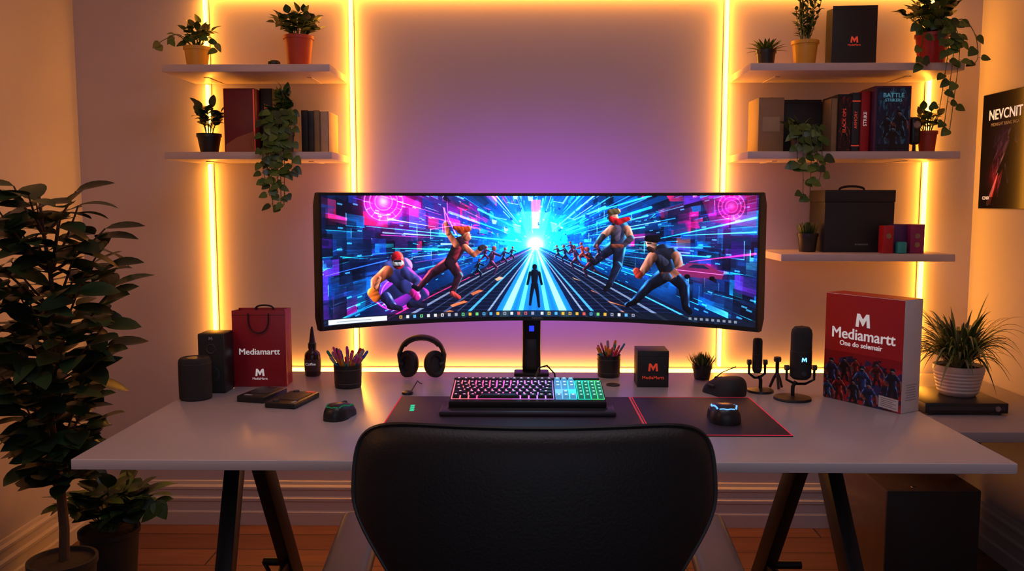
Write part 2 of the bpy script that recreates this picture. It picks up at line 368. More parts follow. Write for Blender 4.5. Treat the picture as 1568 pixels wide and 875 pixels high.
def city(N,sz,alpha):
    items=[]
    for i in range(N):
        a=rs.uniform(-pi*1.04,pi*.04)
        if rs.rand()<.3: a=rs.choice([rs.uniform(0,.42),rs.uniform(pi-.42,pi)])
        items.append((34+640*rs.rand()**1.1,a))
    items.sort()
    for r0,a in items:
        dr=r0*rs.uniform(.08,.36)*sz; da=rs.uniform(.015,.10)*sz
        left=math.cos(a)<0; up=math.sin(a)<-.12
        pm=.24 if (left and up and r0>150) else (.14 if (not left and up and r0>330) else .02)
        k=rs.choice(['n','b','c','m','v','o'],p=[.68-pm,.22,.045,pm,.05,.005])
        if r0<150: k=rs.choice(['n','b','c'],p=[.36,.40,.24])
        col=pal[k][rs.randint(len(pal[k]))]
        def pp(rr,aa): return (vx+rr*math.cos(aa),vy+rr*math.sin(aa)*.85)
        sk=rs.uniform(-.04,.04)
        if rs.rand()<.65:
            x0_,y0_=pp(r0,a); x1_,y1_=pp(r0+dr,a); hh=rs.uniform(.06,.30)*sz
            pts=[(x0_,y0_),(x1_,y1_),(x1_,y1_-(hh*(r0+dr))*.7),(x0_,y0_-hh*r0*.7)]
        else: pts=[pp(r0,a),pp(r0+dr,a+sk),pp(r0+dr*1.05,a+da+sk),pp(r0,a+da)]
        g=(1,.35) if rs.rand()<.5 else (.4,1)
        cv.poly(pts,col,alpha if k=='n' else alpha*.85,False,g)
        warm=left and up
        if rs.rand()<.40: cv.line(pts[0],pts[1],.3,1.1,pal[rs.choice(['m','c','v'] if warm else ['c','b','c'])][0],.85)
        if rs.rand()<.18: cv.line(pts[1],pts[2],.3,.9,(255,110,190) if warm and rs.rand()<.6 else (140,220,255),.75)
        if rs.rand()<.3 and k in 'nvb' and sz>.7:
            e=(255,60,170) if (warm and rs.rand()<.6) else (60,190,240)
            for j in range(4):
                t=(j+1)/5.; A=[pts[0][q]*(1-t)+pts[3][q]*t for q in (0,1)]; Bq=[pts[1][q]*(1-t)+pts[2][q]*t for q in (0,1)]; cv.line(A,Bq,.2,.4,e,.5)
city(520,1.15,.95); cv.glow(S(640,325),110,(120,10,96),.6); cv.glow(S(1120,330),80,(120,10,86),.5); city(560,.55,.9)
far=np.clip((r-60)/160,0,1)
cell2=np.random.RandomState(78).rand(700,260).astype(np.float32); t2=((th+pi)/(2*pi)*699).astype(int)%700; r2=np.clip((np.log(r)*38).astype(int),0,259); c2=cell2[t2,r2]
cv.a+=((c2>.985)*far*.5)[...,None]*np.array([.35,.85,1.]); cv.a*=(1-far*.12*(c2<.4))[...,None]
for i in range(70):
    a=rs.uniform(-pi,0) if rs.rand()<.8 else rs.choice([rs.uniform(0,.35),rs.uniform(pi-.35,pi)])
    r0=rs.uniform(60,330); r1=r0+rs.uniform(30,240); c_=[(90,215,255),(50,160,255),(255,80,190),(200,240,255)][rs.randint(4)]
    if math.cos(a)>0 and c_[0]==255: c_=(80,220,255)
    cv.line((vx+r0*math.cos(a),vy+r0*math.sin(a)*.85),(vx+r1*math.cos(a),vy+r1*math.sin(a)*.85),.3,rs.uniform(.5,2.6),c_,rs.uniform(.35,.9))
for (u,v,R0) in ((588,308,30),(1122,314,20)):
    p_=S(u,v); cv.glow(p_,R0*K*1.0,(200,20,116),.8)
    for q in (1,.72,.45): cv.ring(p_,R0*K*q,1.4,(255,90,150),.9)
    for j in range(14):
        a=j*.45; cv.line((p_[0]+R0*K*.72*math.cos(a),p_[1]+R0*K*.72*math.sin(a)),(p_[0]+R0*K*math.cos(a),p_[1]+R0*K*math.sin(a)),.8,1.6,(255,120,170),.6)
    cv.glow(p_,R0*K*.28,(255,170,200),.8)
cv.poly([S(1075,300),S(1160,296),S(1160,345),S(1090,338)],(230,30,120),.3); cv.poly([S(1097,306),S(1146,303),S(1146,326),S(1100,330)],(20,10,40),.45)
for s0,s1,w,c_ in ((S(560,345),S(800,372),2,(70,240,255)),(S(600,380),S(700,384),3,(60,255,220)),(S(650,330),S(735,352),3,(255,60,200)),(S(680,318),S(700,360),2,(255,120,220)),(S(985,372),S(1160,330),3,(50,200,255)),(S(1050,360),S(1160,352),2,(90,230,255)),(S(900,330),S(1000,300),3,(60,210,255)),(S(1060,400),S(1160,385),3,(255,50,140)),(S(495,420),S(610,395),2,(60,120,255)),(S(985,388),S(1090,392),2,(60,200,255)),(S(850,352),S(930,318),3,(90,230,255)),(S(795,352),S(735,322),3,(90,220,255)),(S(860,362),S(1000,318),4,(40,170,240)),(S(790,362),S(690,326),4,(40,150,240))):
    cv.line(s0,s1,.5,w,c_,.8)
cv.glow((vx,vy-34),135,(16,120,205),.72,.9); cv.glow((vx,vy-16),58,(70,200,255),.8,1.2); cv.glow((vx,vy),22,(200,250,255),1)
cv.poly([S(816,308),S(831,308),S(829,352),S(818,352)],(240,120,210),.8); cv.poly([S(800,326),S(846,326),S(835,372),S(811,372)],(130,225,255),.35)
for (ua,va,ub,vb,c_) in ((780,312,796,330,(20,110,190)),(850,310,866,332,(20,110,190)),(762,335,778,350,(30,140,210)),(872,335,884,348,(30,140,210)),(788,345,800,360,(120,220,250)),(846,342,856,358,(120,220,250))):
    cv.poly([S(ua,va),S(ub,va+3),S(ub,vb),S(ua+3,vb-3)],c_,.8); cv.line(S(ua,va),S(ub,va+3),.5,.8,(180,240,255),.8)
for k in range(40):
    a=-pi/2+rs.uniform(-1.5,1.5); r0=rs.uniform(40,190); x=vx+r0*math.cos(a); y=vy+r0*math.sin(a)*.8; q=2+r0*.035*rs.rand(); cv.poly([(x-q,y-q),(x+q,y-q*.6),(x+q*.8,y+q),(x-q*.7,y+q*.8)],[(10,40,90),(20,90,160),(190,240,255)][rs.randint(3)],.8)
# road
cv.poly([(vx-10,vy+6),(vx+10,vy+6),S(1100,500),S(556,500)],(10,14,32),.93)
cv.poly([(vx-5,vy+6),(vx+5,vy+6),S(893,500),S(750,500)],(36,140,210),.78)
for u0,u1,c_,al in ((762,776,(180,240,255),.8),(792,800,(120,230,255),.8),(842,850,(120,230,255),.8),(868,882,(180,240,255),.8),(810,816,(20,90,150),.6),(826,830,(20,90,150),.6),(780,786,(20,90,150),.5),(856,862,(20,90,150),.5)):
    cv.poly([(vx-2,vy+6),(vx+2,vy+6),S(u1,500),S(u0,500)],c_,al)
for u0,w,c_,al in ((700,3,(90,200,240),.7),(655,3,(70,90,130),.7),(600,4,(170,190,220),.6),(572,2,(255,60,150),.7),(930,3,(90,200,240),.7),(985,3,(70,90,130),.7),(1040,4,(170,190,220),.6),(1085,3,(80,200,255),.8),(735,2,(200,220,240),.6),(912,2,(200,220,240),.6),(628,1.5,(60,70,100),.7),(678,1.5,(60,70,100),.7),(958,1.5,(60,70,100),.7),(1012,1.5,(60,70,100),.7)):
    cv.poly([(vx-1,vy+8),(vx+1,vy+8),S(u0+w,500),S(u0-w,500)],c_,al)
for (ua,va,ub,vb,c_) in ((690,470,712,463,(230,130,70)),(665,486,690,478,(250,150,80)),(722,452,736,446,(220,120,70)),(935,463,958,470,(230,130,70)),(955,478,985,487,(250,150,80)),(908,446,922,452,(220,120,70)),(760,430,768,426,(240,190,150)),(880,427,890,431,(240,190,150))):
    cv.poly([S(ua,va),S(ub,vb),S(ub+6,vb+2),S(ua+4,va+3)],c_,.75)
for i in range(30):
    t=(i/30.)**1.8; y=vy+14+t*(H_-vy-14)
    cv.line((vx-(y-vy)*2.1,y),(vx-(y-vy)*.62,y),.3+t*.5,.3+t*.5,(50,80,130),.3); cv.line((vx+(y-vy)*.62,y),(vx+(y-vy)*2.1,y),.3+t*.5,.3+t*.5,(50,80,130),.3)
cv.glow(S(823,398),24,(110,210,255),.5); cv.glow(S(823,378),12,(255,255,255),1)
cv.bloom(.5,5,.4); cv.bloom(.6,20,.45)
TS=1.06
def cap(a,b_,r0,r1,c_,rim=None,side=1): cv.cap(S(*a),S(*b_),r0*K*TS,r1*K*TS,c_,rim,side)
cv.glow(S(605,445),48,(230,20,180),.8); cv.ring(S(603,442),36*K*.95,2.4,(255,60,220),.6); cv.ring(S(608,452),27*K*.95,1.6,(255,110,230),.5)
cv.glow(S(695,400),42,(30,80,160),.6); cv.glow(S(945,380),42,(20,120,200),.6); cv.glow(S(1022,425),52,(20,100,190),.6)
c1=(40,46,104); r1_=(150,170,255)
cap((622,438),(648,452),11,9,c1,(255,70,210)); cap((648,452),(628,468),8,6,c1,(255,70,210)); cap((628,468),(650,470),5,4,(30,30,60))
cap((612,442),(590,456),12,9,c1,r1_); cap((590,456),(600,470),8,6,c1,r1_); cap((596,470),(612,474),5,4,(30,30,60))
cap((604,412),(622,438),17,13,(60,66,140),(240,120,230)); cap((596,412),(618,408),12,13,(84,86,166),(255,160,240)); cap((600,424),(618,420),9,9,(50,54,120),(120,130,220))
cap((592,416),(574,430),9,7,(206,106,76),(255,190,140),-1); cap((574,430),(572,448),7.5,6,(206,106,76),(255,190,140),-1); cap((569,448),(574,456),8,7,(250,120,50),(255,220,120),-1); cap((580,426),(574,440),3,3,(230,140,110))
cap((622,418),(640,432),9,7,(70,72,150),(255,90,220)); cap((640,432),(636,450),7,6,(70,72,150),(255,90,220)); cap((634,450),(638,456),7,6,(230,50,170),(255,170,240))
cap((608,394),(610,404),9,8.5,(200,36,50),(255,150,140)); cap((605,403),(613,403),4.5,4.5,(225,225,235)); cap((604,400),(613,400),1.5,1.5,(16,16,34)); cap((606,408),(612,408),1,1,(60,20,30))
cs=(60,26,44); rr_=(255,100,120); sk_=(214,118,94)
cap((688,404),(662,420),8.5,6.5,cs,rr_,-1); cap((662,420),(640,444),6,4,cs,rr_,-1); cap((640,444),(633,440),4,3,(20,16,30))
cap((692,404),(704,424),8.5,6.5,cs,rr_); cap((704,424),(694,450),6,4,cs,(90,230,255)); cap((694,452),(704,458),4,3,(235,80,80))
cap((708,374),(690,404),11,8,(52,26,42),(255,110,140)); cap((704,382),(698,396),4,4,(140,44,60)); cap((700,376),(688,358),5,4,sk_,(255,190,170),-1); cap((688,358),(684,342),4,3,sk_,(255,190,170),-1)
cap((714,380),(728,392),5,4,sk_,(255,190,170)); cap((728,392),(738,384),4,3.5,sk_,(255,190,170)); cap((738,382),(742,380),4.5,4,(60,50,60))
cap((714,358),(717,365),7,6,sk_,(255,200,180)); cap((707,354),(719,352),5.5,4.5,(200,72,34),(255,160,80)); cap((698,350),(708,352),3,4.5,(200,72,34))
cv.line(S(684,342),S(682,320),1,2.5,(255,80,190),.9); cv.line(S(660,352),S(700,346),1.2,.8,(255,80,190),.9)
cj=(28,34,66); rj=(90,210,255)
cap((945,378),(926,392),9.5,7.5,cj,rj,-1); cap((926,392),(914,404),7,5,cj,rj,-1); cap((914,404),(908,400),4,3.5,(16,18,32))
cap((953,378),(950,408),9.5,7,cj,rj); cap((950,408),(938,438),6.5,4,cj,rj); cap((938,438),(932,446),4,3.5,(16,18,32))
cap((953,350),(948,378),13,9,(42,46,78),rj); cap((948,352),(948,366),7,5,(84,74,98)); cap((940,352),(926,364),6,5,(206,136,120),(255,200,180),-1); cap((926,364),(916,378),5,4,(70,60,80),rj,-1)
cap((964,352),(970,366),6,5,(206,136,120),(255,200,180)); cap((970,366),(960,376),5,4,(70,60,80),rj); cap((942,378),(956,378),3,3,(140,70,56))
cap((942,330),(944,337),7,6.5,(210,146,128),(255,210,190)); cap((938,326),(949,325),4.5,4.5,(110,94,66),(240,220,160)); cap((940,337),(949,340),4.5,4.5,(216,36,48),(255,120,120)); cap((950,341),(966,336),5,3,(216,36,48),(255,120,120))
cf=(14,20,42); rf=(70,160,255)
cap((1024,420),(1000,438),11.5,8.5,cf,rf,-1); cap((1000,438),(978,462),8,5.5,cf,rf,-1); cap((976,464),(966,469),5,4,(8,10,20),rf,-1)
cap((1034,420),(1052,438),11.5,8.5,cf,rf); cap((1052,438),(1056,470),8,5.5,cf,rf); cap((1056,472),(1062,478),5,4,(8,10,20))
cap((1020,390),(1029,420),16,11.5,(24,26,42),rf); cap((1006,390),(1034,388),8.5,8.5,(34,36,56),rf); cap((1014,396),(1022,402),6,6,(50,52,74)); cap((1018,420),(1038,420),3,3,(80,44,44))
cap((1003,394),(992,412),7.5,6,(182,114,98),(255,160,140),-1); cap((992,412),(984,424),6,4.5,(182,114,98),(255,160,140),-1); cap((983,422),(979,416),6,5,(200,64,54),(255,120,100),-1)
cap((1040,392),(1046,412),7.5,6,(182,114,98),(140,190,255)); cap((1046,412),(1030,424),6,4.5,(182,114,98),(140,190,255)); cap((1028,424),(1022,424),5.5,5,(50,50,66),rf)
cap((1001,371),(1003,379),8,7,(206,148,132),(255,205,190),-1); cap((996,366),(1009,366),5,6,(12,12,20)); cap((998,381),(1004,384),3.5,3.5,(56,36,36)); cap((996,373),(1001,373),1.2,1.0,(20,20,30))
def mini(u,v,s,c_,rim,l=1):
    q=lambda a,b_:(u+a*s*l,v+b_*s)
    cap(q(0,-3),q(-1,4),1.9*s,1.5*s,c_,rim,l); cap(q(-1,4),q(-5,9),1.6*s,1.*s,c_,rim,l); cap(q(-5,9),q(-9,11),1.*s,.7*s,c_,rim,l)
    cap(q(-1,4),q(3,8),1.6*s,1*s,c_,rim,l); cap(q(3,8),q(1,13),1.*s,.7*s,c_,rim,l); cap(q(1,-3),q(6,-1),1*s,.8*s,c_,rim,l); cap(q(-1,-3),q(-4,1),1*s,.8*s,c_,rim,l)
    cap(q(1,-7),q(1,-6.4),1.7*s,1.6*s,(150,80,80),rim,l)
mini(757,396,2.0,(60,40,80),(255,120,160)); mini(735,410,1.4,(14,20,40),(90,200,255)); mini(775,392,1.3,(40,40,80),(160,220,255)); mini(787,388,1.0,(30,40,80),(200,230,255)); mini(746,388,1.1,(60,30,60),(255,120,200))
mini(905,398,2.1,(40,30,54),(255,110,100),-1); mini(884,392,1.7,(60,40,80),(255,150,150),-1); mini(868,388,1.3,(30,40,80),(120,220,255),-1); mini(895,384,1.3,(180,60,60),(255,170,120),-1); mini(920,386,1.2,(30,30,60),(255,90,120),-1); mini(857,386,1.0,(30,40,80),(200,230,255),-1); mini(878,380,1.0,(60,40,90),(255,130,200),-1)
ck=(8,20,44); TS=.85
cap((822,410),(822,412),4.2,4.2,ck); cap((822,420),(822,438),7,5,ck); cap((815,420),(811,438),2.6,2.2,ck); cap((829,420),(833,438),2.6,2.2,ck); cap((820,438),(817,454),4,3,ck); cap((817,454),(815,470),3,2.2,ck); cap((824,438),(827,454),4,3,ck); cap((827,454),(829,473),3,2.2,ck)
cv.glow(S(1080,415),26,(200,30,120),.5); cv.poly([S(1040,412),S(1058,402),S(1085,403),S(1112,416),S(1110,426),S(1050,423)],(110,34,80),.95); cv.poly([S(1058,409),S(1066,404),S(1082,405),S(1092,411)],(20,30,60),.95); cv.line(S(1040,413),S(1112,419),.7,.7,(255,120,190),.9)
cap((1056,423),(1058,423),4,4,(14,12,22)); cap((1094,425),(1096,425),4,4,(14,12,22))
cv.a=np.clip(cv.a,0,1.3); lum=cv.a.mean(-1,keepdims=True); cv.a=lum+(cv.a-lum)*1.08; cv.a=np.clip((cv.a-.015)*1.08,0,1)
ty=int(H_*.947); cv.a[ty:]=cv.a[ty:]*.15+np.array([10,18,34])/255.*.85
hh=H_-ty
cv.poly([(16,ty+3),(186,ty+3),(186,H_-3),(16,H_-3)],(215,222,230),.95)
cv.line((40,ty+hh/2),(140,ty+hh/2),.9,.9,(120,130,140),1,False); cv.ring((26,ty+hh/2),3.5,.8,(0,0,0))
rs=np.random.RandomState(3)
for i in range(34):
    x=222+i*20+(0 if i<20 else 7); c_=[(240,240,240),(90,190,250),(250,190,60),(120,220,120),(240,90,80),(170,170,190)][rs.randint(6)]
    cv.poly([(x,ty+5),(x+8,ty+5),(x+8,ty+14),(x,ty+14)],c_,.8)
    if i%3==0: cv.poly([(x+2,ty+7),(x+6,ty+7),(x+6,ty+12),(x+2,ty+12)],(20,40,80),.9)
for i in range(9): cv.poly([(1050+i*16,ty+6),(1058+i*16,ty+6),(1058+i*16,ty+13),(1050+i*16,ty+13)],(180,190,205),.6)
M_scr=vcmat('screen_emission',True,1.6)
tm=TH-bz/RR
def scrfn(u,v):
    t=-tm+2*tm*u; R2=RR-.0012
    return R2*np.sin(t),-RR+R2*np.cos(t),(hz-bz)-(2*hz-bz-.010)*v
panel('screen',cv,scrfn,M_scr,mon)

# ============================================================ desk-top things
b=B('desk_mat',((-.314+.262)/2,1.957,DZ)); M_mat=mat('mat_cloth',(.032,.021,.038,1),.55,bump=.4,scale=400)
M_mred=emit('mat_edge_red',(.85,.03,.06,1),.75)
b.box((0,0,.0015),(.576,.358,.003),M_mat,.001)
for x in (-.2865,.2865): b.box((x,0,.0022),(.0024,.354,.0026),M_mred)
b.box((0,-.1775,.0022),(.572,.0020,.0024),emit('mat_edge_dim',(.85,.03,.08,1),.45))
for k in range(3): b.box((-.245+k*.002,.075-.022*k,.0032),(.010,.016,.0006),emit('mat_green',(.05,.8,.4,1),.8))
b.done()
b=B('mouse_pad',((.266+.562)/2,1.957,DZ))
b.box((0,0,.0015),(.296,.358,.003),M_mat,.001)
for x in (-.1465,.1465): b.box((x,0,.0022),(.0022,.354,.0026),M_mred)
b.box((0,-.1775,.0022),(.292,.0022,.0026),M_mred); b.box((0,.1775,.0022),(.292,.0012,.0026),M_mred)
b.done()

b=B('gaming_keyboard',(.005,1.93,DZ+.003)); M_tray=mat('keyboard_tray',(.035,.030,.040,1),.35)
b.box((0,.035,.006),(.405,.075,.012),M_tray,.004)
b.box((0,.055,.010),(.372,.062,.010),M_black,.004)
Rk=Euler((rad(7),0,0)).to_matrix(); b.T=Txyz(0,.028,.010)@Rk.to_4x4()
b.box((0,.078,.010),(.366,.158,.020),M_black,.004)
b.box((-.002,.157,.021),(.36,.006,.006),M_dark,.002)
kz=[(-.178,-.135,(1,.16,.20)),(-.135,-.085,(1,.10,.34)),(-.085,-.035,(1,.12,.60)),(-.035,.015,(.80,.20,.90)),(.015,.062,(.50,.25,1)),(.066,.090,(.15,.45,1)),(.090,.116,(.05,.75,1)),(.118,.150,(.02,.9,.6)),(.150,.179,(.08,.95,.25))]
for i,(x0,x1,c_) in enumerate(kz): b.box(((x0+x1)/2,.080,.0206),(x1-x0,.132,.0016),emit('kb_zone_%d'%i,c_+(1,),1.7))
M_key=mat('keycap',(.020,.014,.022,1),.45)
M_keyc=mat('keycap_blue',(.10,.26,.40,1),.5,emis=(.15,.55,1,1),es=.45); M_keyg=mat('keycap_green',(.03,.14,.11,1),.5,emis=(.05,.7,.4,1),es=.2)
leg=[emit('legend_pink',(1,.40,.6,1),1.2),emit('legend_white',(.9,.6,1,1),1.2),emit('legend_cyan',(.5,.95,1,1),1.8),emit('legend_green',(.3,1,.7,1),1.5)]
for row in range(6):
    y=.022+row*.0225+ (.004 if row==5 else 0)
    x=-.177
    if row==0: ws=[.019,.019,.019,.098,.019,.019,.019,.019]
    elif row==1: ws=[.036]+[.016]*10+[.036]
    elif row==2: ws=[.026]+[.0162]*11+[.030]
    elif row==3: ws=[.022]+[.0162]*12+[.024]
    else: ws=[.0165]*14
    tot=sum(ws); kx=.239/tot
    for w in ws:
        w*=kx; b.frust((x+w/2,y,.0218),(w-.0030,.0182,.0075),.80,M_key)
        b.box((x+w/2,y+.002,.0294),(min(w*.3,.005),.004,.0005),leg[0] if x<-.06 else leg[1]); x+=w
    for k in range(3):
        if row in (1,) and k!=1: continue
        if row==2: continue
        xx=.0735+k*.0165; b.frust((xx,y,.0218),(.0145,.019,.0075),.82,M_keyc); b.box((xx,y+.002,.0294),(.006,.0045,.0005),leg[2])
    if row<5:
        for k in range(4):
            xx=.1255+k*.0152; b.frust((xx,y,.0218),(.0132,.019,.0075),.82,M_keyg); b.box((xx,y+.002,.0294),(.005,.0045,.0005),leg[3])
b.T=Matrix()
b.tube([(.02,.19,.028),(.02,.215,.045),(.03,.235,.068),(.05,.245,.072),(.07,.25,.05),(.075,.26,.008),(.07,.33,.004)],.0022,M_black,8)
b.done()

def mouse(name,loc,rz,L,Wd,H,m,leds,big=False,cable=None):
    b=B(name,loc,rz); NU,NV=28,14; vs=[];fs=[]
    for j in range(NV+1):
        ph=j/NV*pi/2
        for i in range(NU):
            a=2*pi*i/NU; cx=math.copysign(abs(math.cos(a))**.75,math.cos(a)); cy=math.copysign(abs(math.sin(a))**.85,math.sin(a))
            k=math.cos(ph)**.55
            waist=1-.12*math.exp(-((cy*k-.05)/.35)**2)
            x=cx*k*Wd/2*waist; y=cy*k*L/2; z=math.sin(ph)**.8*H*(1-.28*(cy*k) -.18*(cy*k)**2)
            if big: x+=z*.25
            vs.append((x,y,z))
    for j in range(NV):
        for i in range(NU):
            q=(i+1)%NU; fs.append([j*NU+i,j*NU+q,(j+1)*NU+q,(j+1)*NU+i])
    fs.append(list(range(NU))); fs.append([NV*NU+i for i in range(NU)]); b.add(vs,fs,m)
    def surf(x,y):
        cy=2*y/L; waist=1-.12*math.exp(-((cy-.05)/.35)**2); kx_=abs(2*x/Wd)/waist; k=min(.999,(kx_**2.6+abs(cy)**2.4)**.4)
        s_=math.sqrt(max(0,1-(k**(1/.55))**2)); return s_**.8*H*(1-.28*cy-.18*cy*cy)
    b.tube([(0,y*L/2,surf(0,y*L/2)+.0003) for y in (.15,.3,.45,.6,.75,.85)],.0009,M_dark,6)
    b.lathe((0,L*.24,surf(0,L*.24)-.003),[(0,-.0035),(.0075,-.0035),(.0085,-.001),(.0085,.001),(.0075,.0035),(0,.0035)],M_dark,18,Euler((0,pi/2,0)).to_matrix())
    for s_ in (-1,1): b.box((s_*Wd*.41,L*.06,H*.52),(.004,L*.22,.006),M_dark,.002)
    if leds:
        for s_ in (-1,1):
            pts=[]
            for k in range(11):
                t=k/10; x=s_*Wd*(.27+.09*math.sin(t*pi)); y=L*(-.34+.70*t); pts.append((x,y,surf(x,y)+.0006))
            b.tube(pts,.0019,leds,6)
        b.tube([(s*Wd*.22,-L*.40+abs(s)*.004,surf(s*Wd*.22,-L*.40+abs(s)*.004)+.0004) for s in (-1,-.5,0,.5,1)],.0014,leds,6)
    if cable: b.tube(cable,.0016,M_black,6)
    return b.done()
mouse('computer_mouse',(.447,1.912,DZ+.0035),rad(-4),.118,.074,.038,M_black,emit('mouse_led_blue',(.12,.36,1,1),1.9))
mouse('computer_mouse',(-.425,1.935,DZ),rad(-14),.105,.060,.034,M_black,emit('mouse_led_green',(.1,.8,.35,1),.12))
mouse('trackball_mouse',(.512,2.195,DZ),rad(28),.115,.092,.044,M_blackm,None,True,[(0,.05,.01),(.03,.09,.01),(.08,.10,.03),(.115,.085,.045)])

b=B('smart_speaker',(-.827,2.115,DZ))
M_mesh=mat('speaker_mesh',(.018,.018,.020,1),.75,bump=1,scale=700)
b.lathe((0,0,0),[(0,0),(.036,0),(.039,.003),(.0395,.02),(.0395,.092),(.038,.100),(.034,.1045),(.030,.105),(.028,.1035),(0,.1035)],M_mesh,48)
b.lathe((0,0,.1036),[(0,.0006),(.020,.0006),(.0205,0)],M_black,32); b.lathe((0,0,.090),[(.0398,0),(.0402,.001),(.0398,.002)],M_dark,48)
b.done()
b=B('bookshelf_speaker',(-.807,2.21,DZ)); b.box((0,0,.0775),(.070,.070,.155),M_black,.004)
b.box((0,-.0355,.0775),(.064,.002,.148),M_mesh,.001)
for z,r_ in ((.05,.024),(.115,.015)): b.lathe((0,-.0365,z),[(0,-.002),(r_*.4,-.001),(r_*.8,.001),(r_,-.001),(r_,-.003)],M_dark,24,RX)
b.logo(.010,(0,-.037,.143),M_greyink); b.done()

def bag(name,loc,w,d,h,m,rz=0,inkM=M_whiteink,title=None,handle=M_blackm,ls=.03,front_handle=True,lh=.19):
    b=B(name,loc,rz); t=.0012
    for y in (-d/2,d/2): b.box((0,y,h/2),(w,t,h),m,.0004)
    for s_ in (-1,1):
        x=s_*w/2; vs=[(x,-d/2,0),(x,-d/2,h),(x-s_*d*.16,0,h),(x-s_*.002,0,0),(x,d/2,h),(x,d/2,0)]
        b.add(vs,[[0,1,2,3],[3,2,4,5]],m)
    b.box((0,0,t/2),(w,d,t),m)
    b.box((0,-d/2-.0005,h-.012),(w,.0015,.0006),M_black)
    if front_handle:
        hw=w*.19; pts=[(-hw,-d/2-.003,h-.008)]+[(-hw*math.cos(t_*pi)*(1+.1*math.sin(t_*pi)),-d/2-.004,h-.010-math.sin(t_*pi)**.7*h*.24) for t_ in [k/12 for k in range(13)]]+[(hw,-d/2-.003,h-.008)]
        b.tube(pts,.003,handle,8,.45)
    hw=w*.17; b.tube([(-hw*math.cos(t_*pi),d/2-.003,h-.004+math.sin(t_*pi)**.7*h*.055) for t_ in [k/12 for k in range(13)]],.0024,handle,8)
    if title: b.text(title,w*.165,(0,-d/2-.0014,h*.46),inkM,bold=True)
    b.logo(ls,(0,-d/2-.0014,h*lh),inkM)
    b.text('MediaMartt',ls*.36,(0,-d/2-.0014,h*lh-ls*.70),inkM)
    return b.done()
M_redbag=mat('red_paper',(.34,.010,.022,1),.4,var=.06)
bag('shopping_bag',(-.7085,2.287,DZ),.141,.064,.205,M_redbag,rad(2),title='Mediamartt',ls=.024)

b=B('external_drive',(-.662,2.125,DZ),rad(-14)); b.box((0,0,.008),(.075,.115,.016),M_black,.003); b.box((0,.01,.0166),(.05,.06,.0012),M_dark,.0004); b.box((-.012,-.045,.0166),(.02,.008,.001),M_greyink); b.done()
b=B('handheld_console',(-.572,2.075,DZ),rad(-12)); b.box((0,0,.007),(.080,.135,.014),M_black,.004); b.box((0,.005,.0146),(.062,.080,.0012),M_card,.0004)
for y in (-.05,.055): b.lathe((-.018,y,.014),[(0,.004),(.007,.004),(.008,0)],M_dark,16)
b.box((.02,.058,.0146),(.022,.010,.0012),M_redink); b.box((.03,-.05,.0146),(.008,.02,.001),M_greyink); b.done()
b=B('dropper_bottle',(-.605,2.41,DZ))
b.lathe((0,0,0),[(0,0),(.021,0),(.0225,.003),(.0225,.058),(.020,.066),(.011,.074),(.010,.080),(0,.080)],mat('amber_dark',(.03,.016,.012,1),.2),32)
b.lathe((0,0,.0),[(.0228,.015),(.0230,.016),(.0230,.048),(.0228,.049)],mat('label_dark',(.06,.04,.04,1),.6),32)
b.lathe((0,0,.078),[(.0,0),(.012,0),(.012,.014),(.009,.018),(.004,.055),(.0022,.062),(0,.062)],M_black,24)
b.text('Coffee',.011,(0,-.0235,.036),M_whiteink); b.done()
pcol=[(.7,.03,.03),(.05,.10,.6),(.75,.3,.02),(.02,.4,.2),(.5,.05,.4),(.7,.1,.3),(.02,.02,.02),(.05,.35,.6),(.6,.1,.2),(.4,.4,.42)]
PM=[mat('pen_%d'%i,c+(1,),.35) for i,c in enumerate(pcol)]
def pencup(loc,r_,h,n_,pl,seed):
    b=B('pen_cup',loc); R_=random.Random(seed)
    b.lathe((0,0,0),[(0,0),(r_*.9,0),(r_*.93,.002),(r_,h),(r_*.95,h),(r_*.88,.006),(0,.006)],M_black,36)
    for k in (.2,.8): b.lathe((0,0,h*k),[(r_*(.93+.07*k),-.0012),(r_*(.95+.07*k),0),(r_*(.93+.07*k),.0012)],M_dark,36)
    for i in range(n_):
        a=2*pi*i/n_+R_.uniform(-.3,.3); rb=r_*.3*R_.random(); fan=R_.uniform(.5,1)
        p0=Vector((-math.cos(a)*rb,-math.sin(a)*rb,.010)); rim_=Vector((math.cos(a)*r_*.84*fan,math.sin(a)*r_*.84*fan,h)); d=(rim_-p0).normalized(); p1=p0+d*pl*R_.uniform(.84,1.02)
        m=PM[R_.randrange(len(PM))]; d=p1-p0; rp=R_.choice([.0028,.0034,.0040])
        b.tube([p0,p0+d*.78],rp,m,10); b.tube([p0+d*.78,p0+d*.80,p0+d*.97,p1],[rp*1.15,rp*1.2,rp*1.1,rp*.5],PM[R_.randrange(len(PM))],10)
    b.done()
pencup((-.473,2.258,DZ),.0375,.062,32,.106,3)
pencup((.236,2.41,DZ),.0335,.062,14,.098,5)

